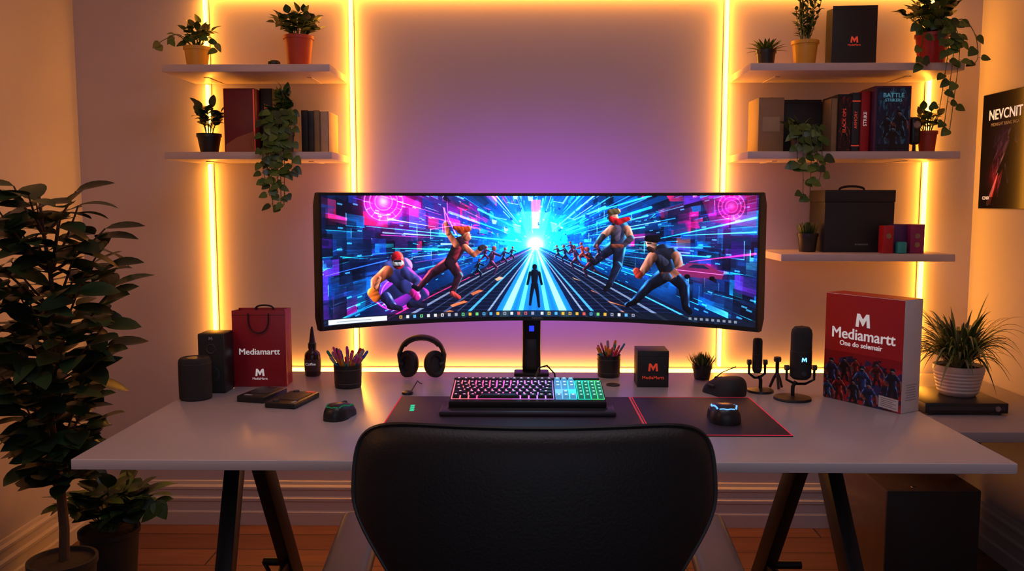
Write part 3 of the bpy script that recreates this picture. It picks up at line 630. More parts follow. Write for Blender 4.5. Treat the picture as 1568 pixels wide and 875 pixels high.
b=B('headphones',(-.290,2.375,DZ))
for s_ in (-1,1):
    Rm=Euler((rad(84),0,rad(s_*36))).to_matrix(); c=(s_*.034,0,.0405)
    b.lathe(c,[(0,-.012),(.024,-.012),(.028,-.008),(.0300,0),(.028,.006)],M_black,32,Rm,1,1.25)
    b.lathe(c,[(.015,.006),(.018,.014),(.024,.018),(.0300,.013),(.0303,.006)],M_blackm,32,Rm,1,1.25)
    b.lathe(c,[(0,.007),(.017,.007)],M_dark,24,Rm,1,1.25)
    b.tube([(s_*.062,.004,.044),(s_*.0635,.004,.066),(s_*.058,.004,.082)],[.005,.006,.006],M_dark,8)
    b.tube([(s_*.050,.0,.040),(s_*.063,.004,.044)],.006,M_dark,8)
b.tube([(-.0590*math.cos(t*pi),.004,.072+math.sin(t*pi)*.043) for t in [k/20 for k in range(21)]],[.0055+.003*math.sin(k/20*pi) for k in range(21)],M_black,10,1.6)
b.tube([(-.052*math.cos(t*pi),.004,.074+math.sin(t*pi)*.036) for t in [.15+k/20*.7 for k in range(21)]],.004,M_blackm,10,1.8)
b.done()
b=B('cable_puck',(-.302,2.172,DZ)); b.lathe((0,0,0),[(0,0),(.014,0),(.015,.002),(.014,.006),(.009,.008),(0,.008)],M_black,28); b.tube([(.008,.010,.006),(.012,.03,.012),(.018,.06,.022),(.02,.09,.010),(.022,.12,.002)],.0015,M_black,6); b.done()
b=B('drink_coaster',(.236,2.288,DZ)); b.lathe((0,0,0),[(0,0),(.018,0),(.019,.0015),(.018,.003),(.015,.0035),(0,.003)],M_black,32); b.done()
b=B('logo_cube_box',(.340,2.305,DZ),rad(-1)); b.box((0,0,.049),(.083,.083,.098),M_card,.0015); b.box((0,0,.0835),(.0838,.0838,.0008),M_black)
b.logo(.026,(0,-.0424,.054),M_redink); b.text('MediaMartt',.0125,(0,-.0424,.026),M_redink); b.done()

def mic(loc,base_r,dx,ztop,zbot,rb,led):
    b=B('desk_microphone',loc)
    b.lathe((0,0,0),[(0,0),(base_r,0),(base_r*1.01,.002),(base_r*.97,.006),(base_r*.3,.009),(0,.010)],M_black,40)
    b.tube([(0,0,.008),(0,0,zbot-.02),(dx*.4,0,zbot-.006)],.0048,M_metal,12)
    b.tube([(dx-rb-.008,0,zbot+.03),(dx-rb-.008,0,zbot-.002),(dx-rb*.5,0,zbot-.013),(dx+rb*.5,0,zbot-.013),(dx+rb+.008,0,zbot-.002),(dx+rb+.008,0,zbot+.03)],.0034,M_metal,10)
    for s_ in (-1,1): b.lathe((dx+s_*(rb+.008),0,zbot+.028),[(0,-.005),(.007,-.005),(.007,.005),(0,.005)],M_dark,18,Euler((0,pi/2,0)).to_matrix())
    H=ztop-zbot; hb=H*.52
    b.lathe((dx,0,zbot),[(0,0),(rb*.7,.0),(rb*.95,.006),(rb,.014),(rb,hb)],M_blackm,36)
    b.lathe((dx,0,zbot),[(rb*1.005,hb),(rb*1.015,hb+.001),(rb*1.005,hb+.002)],M_dark,36)
    b.lathe((dx,0,zbot),[(rb*.98,hb+.002),(rb*.98,H-rb*.75),(rb*.9,H-rb*.38),(rb*.68,H-rb*.12),(rb*.35,H-.002),(0,H)],M_mesh,36)
    if led: b.logo(rb*.5,(dx,-rb-.0008,zbot+hb*.75),led)
    b.lathe((dx,-rb,zbot+hb*.25),[(0,.003),(rb*.22,.003),(rb*.25,0)],M_dark,16,RX)
    b.done()
mic((.668,2.13,DZ),.046,.018,.186,.052,.0262,emit('mic_led',(.2,.6,1,1),1.8))
mic((.611,2.215,DZ),.034,-.010,.142,.050,.0125,None)
b=B('tripod_clamp',(.662,2.245,DZ))
for k in range(3):
    a=2*pi*k/3+.5; b.tube([(0,0,.045),(math.cos(a)*.009,math.sin(a)*.009,.028),(math.cos(a)*.018,math.sin(a)*.018,.004)],[.004,.004,.0035],M_black,8)
b.tube([(0,0,.04),(0,0,.080)],.005,M_metal,10); b.lathe((0,0,.080),[(0,-.008),(.009,-.006),(.010,0),(.009,.006),(0,.008)],M_dark,16); b.done()

uvx=Vector((.117,-.185,0)).normalized(); rz=math.atan2(uvx.y,uvx.x)
b=B('software_box',(.7555,2.164,DZ),rz); bw,bd,bh=.219,.067,.266
b.box((bw/2,bd/2,bh/2),(bw,bd,bh),M_white,.0015); b.box((bw/2,-.0002,bh/2),(bw-.002,.0012,bh-.002),M_redcard)
b.box((bw/2,bd/2,bh+.0002),(bw-.002,bd-.002,.0008),M_redcard)
b.logo(.040,(bw*.50,-.0020,bh*.775),M_whiteink); b.text('Mediamartt',.038,(bw*.50,-.0020,bh*.635),M_whiteink,bold=True); b.text('One do selemair',.0175,(bw*.48,-.0020,bh*.545),M_whiteink,bold=True)
for k in range(7): b.box((bw+.0006,bd*.5,.03+k*.006),(.0006,.04-.004*(k%3),.0014),M_greyink)
sb=b.done()
cv=Cv(260,150,(150,14,26)); rs=np.random.RandomState(8)
for i in range(110):
    x=rs.uniform(0,260); y=rs.uniform(8+.0018*(x-130)**2,150); cv.poly([(x,y),(x+rs.uniform(10,36),y+rs.uniform(-8,8)),(x+rs.uniform(5,30),y+rs.uniform(8,30)),(x-6,y+rs.uniform(5,26))],[(50,10,30),(90,12,26),(20,26,60),(190,30,40),(26,50,110),(16,18,40)][rs.randint(6)],.8)
def hero(cx,cy,s,body,head,rim):
    c=cv.cap; dk=tuple(int(q*.55) for q in body)
    c((cx-4*s,cy+22*s),(cx-9*s,cy+42*s),6*s,4*s,dk,rim,-1); c((cx+6*s,cy+22*s),(cx+12*s,cy+42*s),6*s,4*s,dk,rim)
    c((cx,cy),(cx+2*s,cy+22*s),11*s,8*s,body,rim); c((cx-6*s,cy),(cx+7*s,cy),7*s,7*s,body,rim); c((cx-2*s,cy+5*s),(cx+4*s,cy+6*s),3*s,3*s,dk)
    c((cx-10*s,cy+1*s),(cx-18*s,cy+12*s),5*s,4*s,body,rim,-1); c((cx-18*s,cy+12*s),(cx-9*s,cy+20*s),4*s,3.5*s,head,rim,-1)
    c((cx+10*s,cy+1*s),(cx+19*s,cy+10*s),5*s,4*s,body,rim); c((cx+19*s,cy+10*s),(cx+21*s,cy+24*s),4*s,3.5*s,head,rim)
    c((cx,cy-13*s),(cx,cy-10*s),6*s,5*s,head,rim); c((cx-3*s,cy-16*s),(cx+4*s,cy-16*s),3.5*s,3.5*s,dk,rim); c((cx-2.5*s,cy-12.5*s),(cx+2.5*s,cy-12.5*s),1.2*s,1.2*s,(225,225,232))
for a in ((26,50,1.3,(24,40,100),(150,70,60),(110,150,220)),(72,38,1.1,(22,22,36),(50,60,100),(200,90,90)),(110,30,.8,(140,20,30),(140,80,70),(220,120,110)),(132,60,1.4,(30,70,150),(40,44,60),(140,190,250)),(180,36,1.1,(120,18,28),(80,90,120),(220,110,100)),(230,50,1.3,(24,32,66),(170,80,60),(120,160,220)),(54,96,1.2,(150,24,34),(30,40,90),(240,140,120)),(156,104,1.3,(26,50,120),(200,100,80),(140,180,240)),(104,100,1.1,(18,22,46),(160,90,80),(110,140,210)),(14,110,1.0,(30,90,150),(150,60,50),(140,200,240))): hero(*a)
cv.poly([(190,108),(252,112),(252,146),(190,142)],(205,198,198),.97)
for k in range(5): cv.line((196,114+5.5*k),(244-10*(k%2),117+5.5*k),.8,.8,(110,100,104),1,False)
M_print=vcmat('printed_artwork',False,rough=.4)
panel('cover_art',cv,lambda u,v:(.001+u*(bw-.002),-.0012+0*u,(bh*.46)*(1-v)+.001),M_print,sb)

# ============================================================ side console (wall mounted), receiver, subwoofer
b=B('console_shelf_table',(1.385,2.80,0)); M_con=mat('console_grey',(.30,.27,.29,1),.5,var=.04)
b.box((0,0,.585),(.535,.84,.03),M_con,.003); b.box((0,.41,.50),(.48,.018,.14),M_con,.002)
for sy in (-.30,.30):
    b.prism([(.262,.30),(.262,.57),(.02,.57),(.02,.555),(.235,.50)],sy-.012,sy+.012,M_metal)
b.done()
b=B('av_receiver',(1.330,2.69,.600)); b.box((0,0,.022),(.25,.24,.032),M_black,.003)
for x in (-.1,.1):
    for y in (-.1,.1): b.lathe((x,y,0),[(0,0),(.012,0),(.012,.007),(0,.007)],M_dark,16)
b.box((0,-.1205,.022),(.23,.002,.012),M_dark); b.lathe((.09,-.121,.022),[(0,.006),(.008,.006),(.009,0)],M_steel,20,RX); b.done()
b=B('subwoofer_cabinet',(1.275,2.865,0)); b.box((0,0,.18),(.296,.46,.333),mat('brown_gloss',(.07,.045,.03,1),.22),.006)
b.box((0,-.231,.18),(.290,.004,.327),M_blackm,.002)
for x in (-.12,.12):
    for y in (-.2,.2): b.lathe((x,y,0),[(0,0),(.016,0),(.014,.015),(0,.015)],M_dark,16)
b.lathe((-.05,-.20,.3462),[(0,.001),(.008,.001),(.009,0)],M_steel,16); b.done()

# ============================================================ PLANTS
def pot(b,r0,r1,h,m,rim=.0):
    b.lathe((0,0,0),[(0,0),(r0*.96,0),(r0,.003),(r1-rim,h-.012 if rim else h-.003)]+([(r1,h-.012)] if rim else [])+[(r1,h),(r1-.005,h),(r1-.007,h-.010),(0,h-.010)],m,40)
    b.lathe((0,0,h-.0098),[(0,.004),(r1*.5,.003),(r1-.0075,0)],M_soil,24)
def rv(R_,z0=-.2,z1=1):
    a=R_.uniform(0,2*pi); z=R_.uniform(z0,z1); q=math.sqrt(max(0,1-z*z)); return Vector((q*math.cos(a),q*math.sin(a),z))
UP=Vector((0,0,1))
def bush(b,h,n_,spread,up,ll,lw,mats,seed,kind='ovate',per=5,ymax=None,stem=M_leafB):
    R_=random.Random(seed)
    for i in range(n_):
        a=2*pi*i/n_+R_.uniform(-.4,.4); e=R_.uniform(.25,1)
        tip=Vector((math.cos(a)*spread*e,math.sin(a)*spread*e,h+up*(1.05-.55*e)*R_.uniform(.75,1.05)))
        if ymax is not None: tip.y=min(tip.y,ymax)
        base=Vector((math.cos(a)*.008,math.sin(a)*.008,h-.01)); midp=base.lerp(tip,.5)+Vector((0,0,up*.18))
        pts=[base.lerp(midp,t)*(1-t)+midp.lerp(tip,t)*t for t in [k/6 for k in range(7)]]
        b.tube(pts,[.0016]*6+[.0008],stem,5)
        for k in range(per):
            t=.35+.65*k/(max(1,per-1)); j=min(5,int(t*6)); p_=pts[j].lerp(pts[j+1],t*6-j)
            d=(pts[j+1]-pts[j]).normalized(); sd=d.cross(UP).normalized()*(1 if k%2 else -1)
            dd=(d*(1.2 if k==per-1 else .35)+sd*(0 if k==per-1 else 1)+UP*R_.uniform(-.1,.5)+rv(R_)*.25)
            if ymax is not None and p_.y+dd.normalized().y*ll>ymax+.02: dd.y=-abs(dd.y)*.3
            b.leaf(p_,dd,UP+rv(R_)*.4,ll*R_.uniform(.75,1.1),lw*R_.uniform(.8,1.1),R_.choice(mats),R_.uniform(.15,.5),.18,kind)
def vine(b,pts,n_,ll,lw,mats,seed):
    R_=random.Random(seed); P=[Vector(p) for p in pts]
    fine=[]
    for i in range(len(P)-1):
        p0,p1,p2,p3=P[max(i-1,0)],P[i],P[i+1],P[min(i+2,len(P)-1)]
        for k in range(6):
            t=k/6; fine.append(.5*((2*p1)+(p2-p0)*t+(2*p0-5*p1+4*p2-p3)*t*t+(3*p1-p0-3*p2+p3)*t**3))
    fine.append(P[-1]); b.tube(fine,.0013,M_leafB,5)
    for i in range(n_):
        t=(i+.5)/n_*(len(fine)-1); j=min(int(t),len(fine)-2); p_=fine[j].lerp(fine[j+1],t-j)
        s_=1 if i%2 else -1
        d=Vector((s_*R_.uniform(.5,1),-R_.uniform(.1,.6),-R_.uniform(.2,.9)))
        st=p_+d.normalized()*.010; b.tube([p_,st],.0007,M_leafB,4)
        b.leaf(st,d,Vector((R_.uniform(-.3,.3),-1,.6)),ll*R_.uniform(.7,1.1),lw*R_.uniform(.75,1.1),R_.choice(mats),R_.uniform(.1,.35),.12,'heart')
GA=[M_leafB,M_leafC,M_leafB,M_leafA2]; GL=[M_leafC,M_leafD,M_leafB]; GD=[M_leafA2,M_leafB,M_leafA2]
Ys=3.075
b=B('potted_pothos',(-1.155,Ys,ZS1)); pot(b,.034,.046,.082,M_yellow,.004); bush(b,.082,15,.075,.095,.036,.027,GL,1,'heart',4,.09)
vine(b,[(-.02,0,.09),(-.05,-.03,.12),(-.09,-.05,.10),(-.125,-.06,.075)],6,.034,.028,GL,2); vine(b,[(.02,0,.09),(.06,-.03,.11),(.10,-.05,.06)],5,.034,.028,GL,22); b.done()
b=B('potted_herb',(-.796,Ys,ZS1)); pot(b,.038,.053,.118,M_terra,.004); bush(b,.112,24,.095,.095,.036,.027,GA,3,'ovate',6,.10); b.done()
b=B('smart_home_puck',(-.872,3.03,ZS1)); b.lathe((0,0,0),[(0,0),(.021,0),(.023,.006),(.022,.022),(.017,.027),(0,.028)],M_black,32); b.done()
b=B('potted_rubber_seedling',(-1.122,Ys,ZS2)); pot(b,.030,.043,.072,M_black,.003); bush(b,.07,9,.054,.125,.044,.032,GD,5,'broad',5,.09)
b.done()
def book(b,x0,x1,h,d,m,ox=0,band=None,title=None,tm_=M_redink,y=0):
    w=x1-x0; c=(x0+x1)/2-ox; t=min(.003,w*.12)
    b.box((c-w/2+t/2,y,h/2),(t,d,h),m,.0006); b.box((c+w/2-t/2,y,h/2),(t,d,h),m,.0006); b.box((c,y-d/2+t/2,h/2),(w,t,h),m,.001)
    b.box((c,y+t,h/2),(w-2*t-.0004,d-2*t-.004,h-.006),M_white)
    if band:
        for zz in (.12,.86): b.box((c,y-d/2-.0003,h*zz),(w*.96,.0006,h*.02),band)
    if title: b.text(title,min(.016,w*.5),(c,y-d/2-.0006,h*.55),tm_,Euler((pi/2,rad(-90),0)).to_matrix())
b=B('gift_box',(-.990,Ys+.02,ZS2)); b.box((0,0,.111),(.110,.17,.222),M_dkred,.0015)
b.prism([(-.05,.004),(.05,.004),(.05,.075),(-.01,.055),(-.05,.03)],-.0862,-.0853,mat('orange_ink',(.34,.09,.05,1),.5)); b.box((.050,-.0856,.111),(.004,.0008,.216),M_redink); b.done()
b=B('hardcover_book',(-.910,Ys+.055,ZS2)); book(b,-.934,-.889,.228,.14,M_card,-.910,title='MEDIAMARTT'); b.done()
b=B('book_row',(-.735,Ys+.04,ZS2)); ox=-.735
book(b,-.784,-.760,.150,.15,M_card,ox); book(b,-.759,-.741,.148,.15,M_dark,ox); book(b,-.740,-.719,.150,.15,M_tan,ox); book(b,-.718,-.688,.146,.15,mat('cream_book',(.5,.36,.22,1),.6),ox); b.done()
b=B('hanging_pothos',(-.832,2.985,ZS2)); pot(b,.032,.038,.07,M_dark,.003); bush(b,.068,13,.038,.17,.036,.030,GA,7,'heart',5,.0)
for i,(x,zb) in enumerate(((-.045,-.10),(-.02,-.185),(.0,-.14),(.022,-.18),(.045,-.06),(.01,-.19),(-.03,-.15))):
    vine(b,[(x*.3,-.01,.10),(x*.8,-.04,.14),(x,-.072,.06),(x*1.1,-.082,-.04),(x*.9,-.085,zb)],17,.034,.031,GA,30+i)
b.done()
b=B('potted_succulent',(.835,Ys,ZS1)); pot(b,.026,.035,.066,M_black,.003); R_=random.Random(4)
for i in range(40):
    a=i*2.4; e=i/40; d=Vector((math.cos(a)*(1.1-e*.7),math.sin(a)*(1.1-e*.7),.35+e*1.2)); b.leaf((math.cos(a)*.012,math.sin(a)*.012,.058),d,UP,.066-.016*e,.012,R_.choice(GA),.25,.35,'ovate')
b.done()
b=B('potted_basil',(.969,Ys,ZS1)); pot(b,.034,.047,.096,M_yellow,.004); R_=random.Random(14)
for i in range(13):
    a=i*2.4; e=R_.uniform(.3,1); top=Vector((math.cos(a)*.060*e,math.sin(a)*.045*e,.096+R_.uniform(.10,.18))); base=Vector((math.cos(a)*.01,math.sin(a)*.01,.086))
    b.tube([base,base.lerp(top,.5)+Vector((math.cos(a)*.006,0,0)),top],.0014,M_leafB,5)
    for k in range(14):
        t=.2+.8*k/13; d=rv(R_,.0,.7)+Vector((0,0,.4)); b.leaf(base.lerp(top,t),d,UP,.028,.013,R_.choice(GD+[M_leafC]),.2,.2)
b.done()
bag('paper_carrier_bag',(1.134,Ys+.02,ZS1),.150,.08,.212,M_card,rad(-4),M_redink,None,ls=.026,front_handle=False,lh=.46)
b=B('trailing_plant',(1.390,3.04,ZS1)); pot(b,.042,.056,.112,M_redpot,.004); bush(b,.11,28,.105,.15,.042,.036,GA+[M_leafC],9,'heart',5,.09)
for i,(x,zb) in enumerate(((-.085,-.005),(.085,.0),(.012,-.21),(.030,-.235),(-.005,-.15),(-.085,.02))):
    dn=zb<-.05
    vine(b,[(x*.3,-.01,.125),(x*.8,-.06,.15),(x,-.118,.09),(x*1.1,-.128,.02),((x-.02) if dn else x,-.131,zb-.005)],15 if dn else 7,.036,.034,GA,50+i)
b.done()
b=B('cardboard_box',(.850,3.11,ZS2)); b.box((0,0,.0955),(.088,.14,.191),M_tan,.0015); b.box((0,-.0703,.10),(.06,.0008,.05),mat('box_label',(.42,.30,.16,1),.6)); b.box((0,0,.1912),(.012,.138,.0006),M_tan); b.done()
bag('gift_bag',(.972,3.135,ZS2),.140,.07,.190,M_card,0,M_greyink,None,ls=.014,front_handle=False)
b=B('hanging_ivy',(.935,3.00,ZS2)); pot(b,.024,.031,.055,M_dark,.003); bush(b,.052,9,.042,.075,.034,.028,GA,8,'heart',4,.03)
for i,(x,zb) in enumerate(((-.03,-.03),(-.012,-.15),(.012,-.165),(.045,-.10),(.03,-.05))):
    vine(b,[(x*.3,-.01,.06),(x*.8,-.05,.09),(x,-.085,.05),(x*1.1,-.095,-.04),(x*.9,-.098,zb)],11,.036,.033,GA,70+i)
b.done()
b=B('game_case_row',(1.117,Ys+.03,ZS2)); ox=1.117
book(b,1.050,1.072,.186,.16,M_tan,ox); book(b,1.073,1.120,.200,.16,M_card,ox,title='BLACK OPS',tm_=M_redink); book(b,1.121,1.150,.205,.16,M_dark,ox,title='ARMORY',band=M_redink); book(b,1.151,1.184,.210,.16,M_redcard,ox,title='STRIKE',tm_=M_whiteink)
gr=b.done()
def gameart(seed,tint,w,h):
    global cv
    cv=Cv(w,h,tint[0]); rs=np.random.RandomState(seed)
    for i in range(140):
        x=rs.uniform(0,w); y=rs.uniform(0,h); cv.poly([(x,y),(x+rs.uniform(4,16),y+rs.uniform(-20,10)),(x+rs.uniform(2,10),y+rs.uniform(8,30))],tint[rs.randint(len(tint))],.6)
gameart(6,[(40,10,14),(90,20,20),(20,10,14),(140,40,24),(14,10,18),(60,24,20)],48,190); hero(24,110,.9,(20,14,18),(120,60,40),(230,120,70))
panel('case_art',cv,lambda u,v:(1.075-1.117+u*.043,-.0806+0*u,.192-v*.185),vcmat('case_print',False,.5),gr)
b=B('video_game_box',(1.249,3.06,ZS2)); b.box((0,0,.112),(.124,.12,.224),mat('purple_card',(.10,.02,.06,1),.45),.001); gb=b.done()
gameart(2,[(12,36,70),(24,84,130),(36,130,160),(14,24,60),(70,180,200),(100,50,86),(10,16,34)],110,200)
hero(36,110,1.1,(10,16,36),(50,100,140),(80,180,220)); hero(76,96,1.3,(16,24,50),(160,90,80),(90,200,240)); hero(56,146,1.3,(8,12,28),(60,90,120),(60,150,200))
cv.poly([(6,178),(104,178),(104,196),(6,196)],(10,14,30),.8)
panel('cover_art',cv,lambda u,v:(-.054+u*.112,-.0608+0*u,.218-v*.212),M_print,gb)
b=B('box_title'); b.text('BATTLE',.021,(.002,-.0615,.192),mat('cyan_ink',(.15,.5,.6,1),.5,emis=(.2,.8,1,1),es=.12),bold=True); b.text('STRIKERS',.014,(.002,-.0615,.176),MATS['cyan_ink'],bold=True); b.done(gb)
b=B('webcam',(1.340,3.03,ZS2)); b.lathe((0,0,0),[(0,0),(.019,0),(.019,.004),(.006,.008),(.005,.03),(0,.03)],M_black,24)
b.box((0,0,.075),(.036,.03,.095),M_black,.012,None,4); b.lathe((0,-.015,.095),[(.0,.001),(.009,.001),(.011,.003),(.013,.001),(.013,0)],M_steel,24,RX); b.lathe((0,-.0155,.062),[(0,.001),(.007,.001),(.008,0)],M_dark,20,RX); b.done()
b=B('potted_seedling',(1.405,Ys,ZS2)); pot(b,.025,.034,.078,M_terra,.003); bush(b,.075,11,.050,.09,.034,.026,GL,12,'ovate',4,.07); b.done()
b=B('potted_grass',(1.000,Ys,ZS3)); pot(b,.028,.037,.066,M_black,.003); R_=random.Random(15)
for i in range(80):
    a=R_.uniform(0,6.28); e=R_.random(); b.leaf((math.cos(a)*.02*e,math.sin(a)*.02*e,.056),(math.cos(a)*e*.9,math.sin(a)*e*.9,1),UP*.3+Vector((math.cos(a),math.sin(a),0)),.05,.006,R_.choice(GA),.2,.1,'strap')
b.done()
b=B('black_storage_box',(1.170,3.13,ZS3)); b.box((0,0,.088),(.243,.16,.176),M_card,.002); b.box((0,0,.197),(.247,.164,.042),M_card,.002)
b.tube([(-.045*math.cos(t*pi),0,.216+math.sin(t*pi)**.6*.016) for t in [k/10 for k in range(11)]],.004,M_blackm,8,.5); b.text('amazonas',.012,(.01,-.0812,.028),M_greyink); b.done()
b=B('cosmetic_box_set',(1.300,3.0,ZS3))
b.box((-.055,0,.0475),(.034,.045,.095),M_redcard,.001); b.box((-.012,-.022,.02),(.030,.03,.040),mat('teal_card',(.03,.35,.33,1),.4),.004); b.box((-.008,.02,.05),(.046,.04,.100),mat('violet_card',(.09,.02,.12,1),.4),.001); b.box((.042,0,.050),(.048,.05,.100),mat('magenta_card',(.28,.02,.10,1),.4),.001)
for x,z in ((-.055,.06),(.042,.06),(.042,.03)): b.lathe((x,-.0256 if x>0 else -.0231,z),[(0,.0006),(.009,.0006),(.009,0)],M_tan,20,RX)
b.done()
b=B('potted_mini_grass',(.492,2.375,DZ)); pot(b,.021,.028,.042,M_black,.002); R_=random.Random(16)
for i in range(150):
    a=R_.uniform(0,6.28); e=R_.random()**.6; b.leaf((math.cos(a)*.018*e,math.sin(a)*.018*e,.034),(math.cos(a)*e*1.5,math.sin(a)*e*1.5,1),UP*.3+Vector((math.cos(a),math.sin(a),0)),.045*R_.uniform(.7,1),.004,R_.choice(GL+GA),.25,.1,'strap')
b.done()
b=B('potted_spider_plant',(1.365,2.70,.638))
pr=[(0,0),(.050,0),(.054,.004)]
for k in range(7): z=.008+k*.011; rr=.058+.014*k/6; pr+=[(rr,z),(rr+.003,z+.0055)]
pr+=[(.074,.090),(.075,.094),(.068,.094),(.066,.084),(0,.084)]
b.lathe((0,0,0),pr,M_wpot,40); b.lathe((0,0,.0845),[(0,.003),(.064,0)],M_soil,24); R_=random.Random(18)
MS=[M_leafB,M_leafC,mat('leaf_pale',(.22,.24,.12,1),.45),M_leafA2,M_leafD]
for i in range(260):
    a=R_.uniform(0,6.28); out=R_.uniform(.3,1.0)
    if math.sin(a)<-.3: out*=.75
    Ln=R_.uniform(.18,.31); rise=R_.uniform(.9,1.6)
    d=Vector((math.cos(a),math.sin(a),0)); p0=d*.016+Vector((0,0,.082)); N=10; sd=Vector((-math.sin(a),math.cos(a),0)); vs=[];fs=[]; w=R_.uniform(.0030,.0056)
    drp=R_.uniform(.5,1.25)*out
    for k in range(N+1):
        t=k/N; q=p0+d*(Ln*out*t*.90)+UP*(Ln*(rise*t*.85-(.25+drp)*t*t)); ww=w*(min(1,(1-t)*2.5)+.04)
        q.x=min(q.x,.275); q.z=max(q.z,.035)
        vs+=[q+sd*ww+UP*ww*.3,q,q-sd*ww+UP*ww*.3]
    for k in range(N): fs+=[[k*3,k*3+1,k*3+4,k*3+3],[k*3+1,k*3+2,k*3+5,k*3+4]]
    b.add(vs,fs,R_.choice(MS))
b.done()
b=B('potted_rubber_tree',(-1.290,2.30,0))
b.lathe((0,0,0),[(0,0),(.068,0),(.072,.006),(.086,.232),(.091,.235),(.091,.252),(.083,.252),(.080,.240),(0,.240)],M_blackm,44); b.lathe((0,0,.241),[(0,.004),(.08,0)],M_soil,24)
tr=[Vector((.008*math.sin(k*1.1),.008*math.cos(k*.9),.235+k*.102)) for k in range(11)]
b.tube(tr,[.0145-.0011*k for k in range(11)],M_bark,10); R_=random.Random(21)
def rmax(z):
    xs=[(.50,.10),(.65,.17),(.8,.205),(.95,.24),(1.1,.25),(1.2,.22),(1.3,.16),(1.40,.08)]
    for (a,ra),(c,rc) in zip(xs,xs[1:]):
        if z<=c: return ra+(rc-ra)*max(0,(z-a))/(c-a)
    return .05
MF=[M_leafA,M_leafA2,M_leafA,M_leafA2]
for i in range(60):
    z=.54+.77*((i+.5)/60); a=i*2.39996+R_.uniform(-.3,.3); rm=max(.02,rmax(z)-.080)*R_.uniform(.7,1.05)
    j=min(9,max(0,int((z-.10-.235)/.102))); p0=tr[j].copy(); p1=Vector((math.cos(a)*rm,math.sin(a)*rm,z-.02)); pm=p0.lerp(p1,.55)+Vector((0,0,-.02))
    pts=[p0.lerp(pm,t)*(1-t)+pm.lerp(p1,t)*t for t in [k/6 for k in range(7)]]; b.tube(pts,[.0045-.0004*k for k in range(7)],M_bark,6)
    for k in range(7):
        t=.35+.65*k/6; jj=min(5,int(t*6)); q=pts[jj].lerp(pts[jj+1],t*6-jj); aa=a+(1 if k%2 else -1)*R_.uniform(.5,1.5)*(0.2 if k==6 else 1)
        d=Vector((math.cos(aa),math.sin(aa),R_.uniform(-.2,.65))); Ll=R_.uniform(.080,.120)
        if q.x+d.normalized().x*Ll<-.36: d.x=abs(d.x)
        b.leaf(q,d,UP+rv(R_)*.35+Vector((0,-.35,0)),Ll,Ll*R_.uniform(.52,.62),R_.choice(MF),R_.uniform(.05,.4),.2,'broad')
b.done()
b=B('potted_money_plant',(-1.335,2.66,0))
b.lathe((0,0,0),[(0,0),(.070,0),(.074,.004),(.088,.180),(.093,.183),(.093,.198),(.084,.198),(.081,.188),(0,.188)],M_blackm,44); b.lathe((0,0,.189),[(0,.004),(.08,0)],M_soil,24)
bush(b,.19,22,.16,.165,.095,.055,[M_leafA,M_leafA2,M_leafA2,M_leafB],33,'broad',6,None,M_leafA2)
vine(b,[(.02,0,.21),(.08,-.03,.30),(.15,-.05,.32),(.21,-.06,.30)],7,.075,.05,GD,34)
b.done()

# ============================================================ poster
b=B('poster',(XR-.004,3.015,1.421)); b.box((.0015,0,0),(.003,.34,.405),M_card); po=b.done()
cv=Cv(220,262,(5,5,14)); rs=np.random.RandomState(9); px,py=100,160
cv.glow((95,110),50,(50,30,100),.8); cv.glow((70,190),30,(140,24,50),.8)
for i in range(150):
    a=rs.normal(-1.1,.35)+(pi if rs.rand()<.5 else 0); x=px+rs.normal(0,28); y=py+rs.normal(0,40); Lh=rs.uniform(10,60); c_=[(80,56,160),(130,100,210),(44,44,130),(170,150,240),(150,34,70),(50,50,150)][rs.randint(6)]
    cv.line((x,y),(x+Lh*math.cos(a),y+Lh*math.sin(a)),rs.uniform(.6,3),.3,c_,rs.uniform(.10,.40))
cv.poly([(80,262),(96,170),(130,120),(160,150),(170,205),(200,262)],(6,6,14),.85); cv.cap((124,96),(128,112),13,11,(14,14,28),(150,130,220),-1); cv.cap((122,136),(140,196),28,24,(12,12,26),(140,110,220),-1); cv.cap((104,146),(78,180),10,8,(16,16,30),(190,160,240),-1); cv.line((78,182),(40,250),1,6,(190,160,240),.7); cv.line((78,182),(50,250),1,3,(220,50,60),.9)
cv.a=np.clip(cv.a,0,1)*.8; cv.a[:52]*=.5; cv.a[236:]*=.4
panel('poster_art',cv,lambda u,v:(-.0004+0*u,.169-u*.338,.201-v*.402),vcmat('poster_print',False,.8,.15,.1),po)
b=B('poster_title'); Rw=Matrix(((0,0,-1),(-1,0,0),(0,1,0)))
b.text('NEVCNIT',.050,(-.0010,.02,.125),M_whiteink,Rw,bold=True); b.text('MIDNIGHT RISING SAGA',.016,(-.0010,.02,.092),M_greyink,Rw); b.text('CENIX',.016,(-.0010,.12,-.165),M_whiteink,Rw); b.done(po)

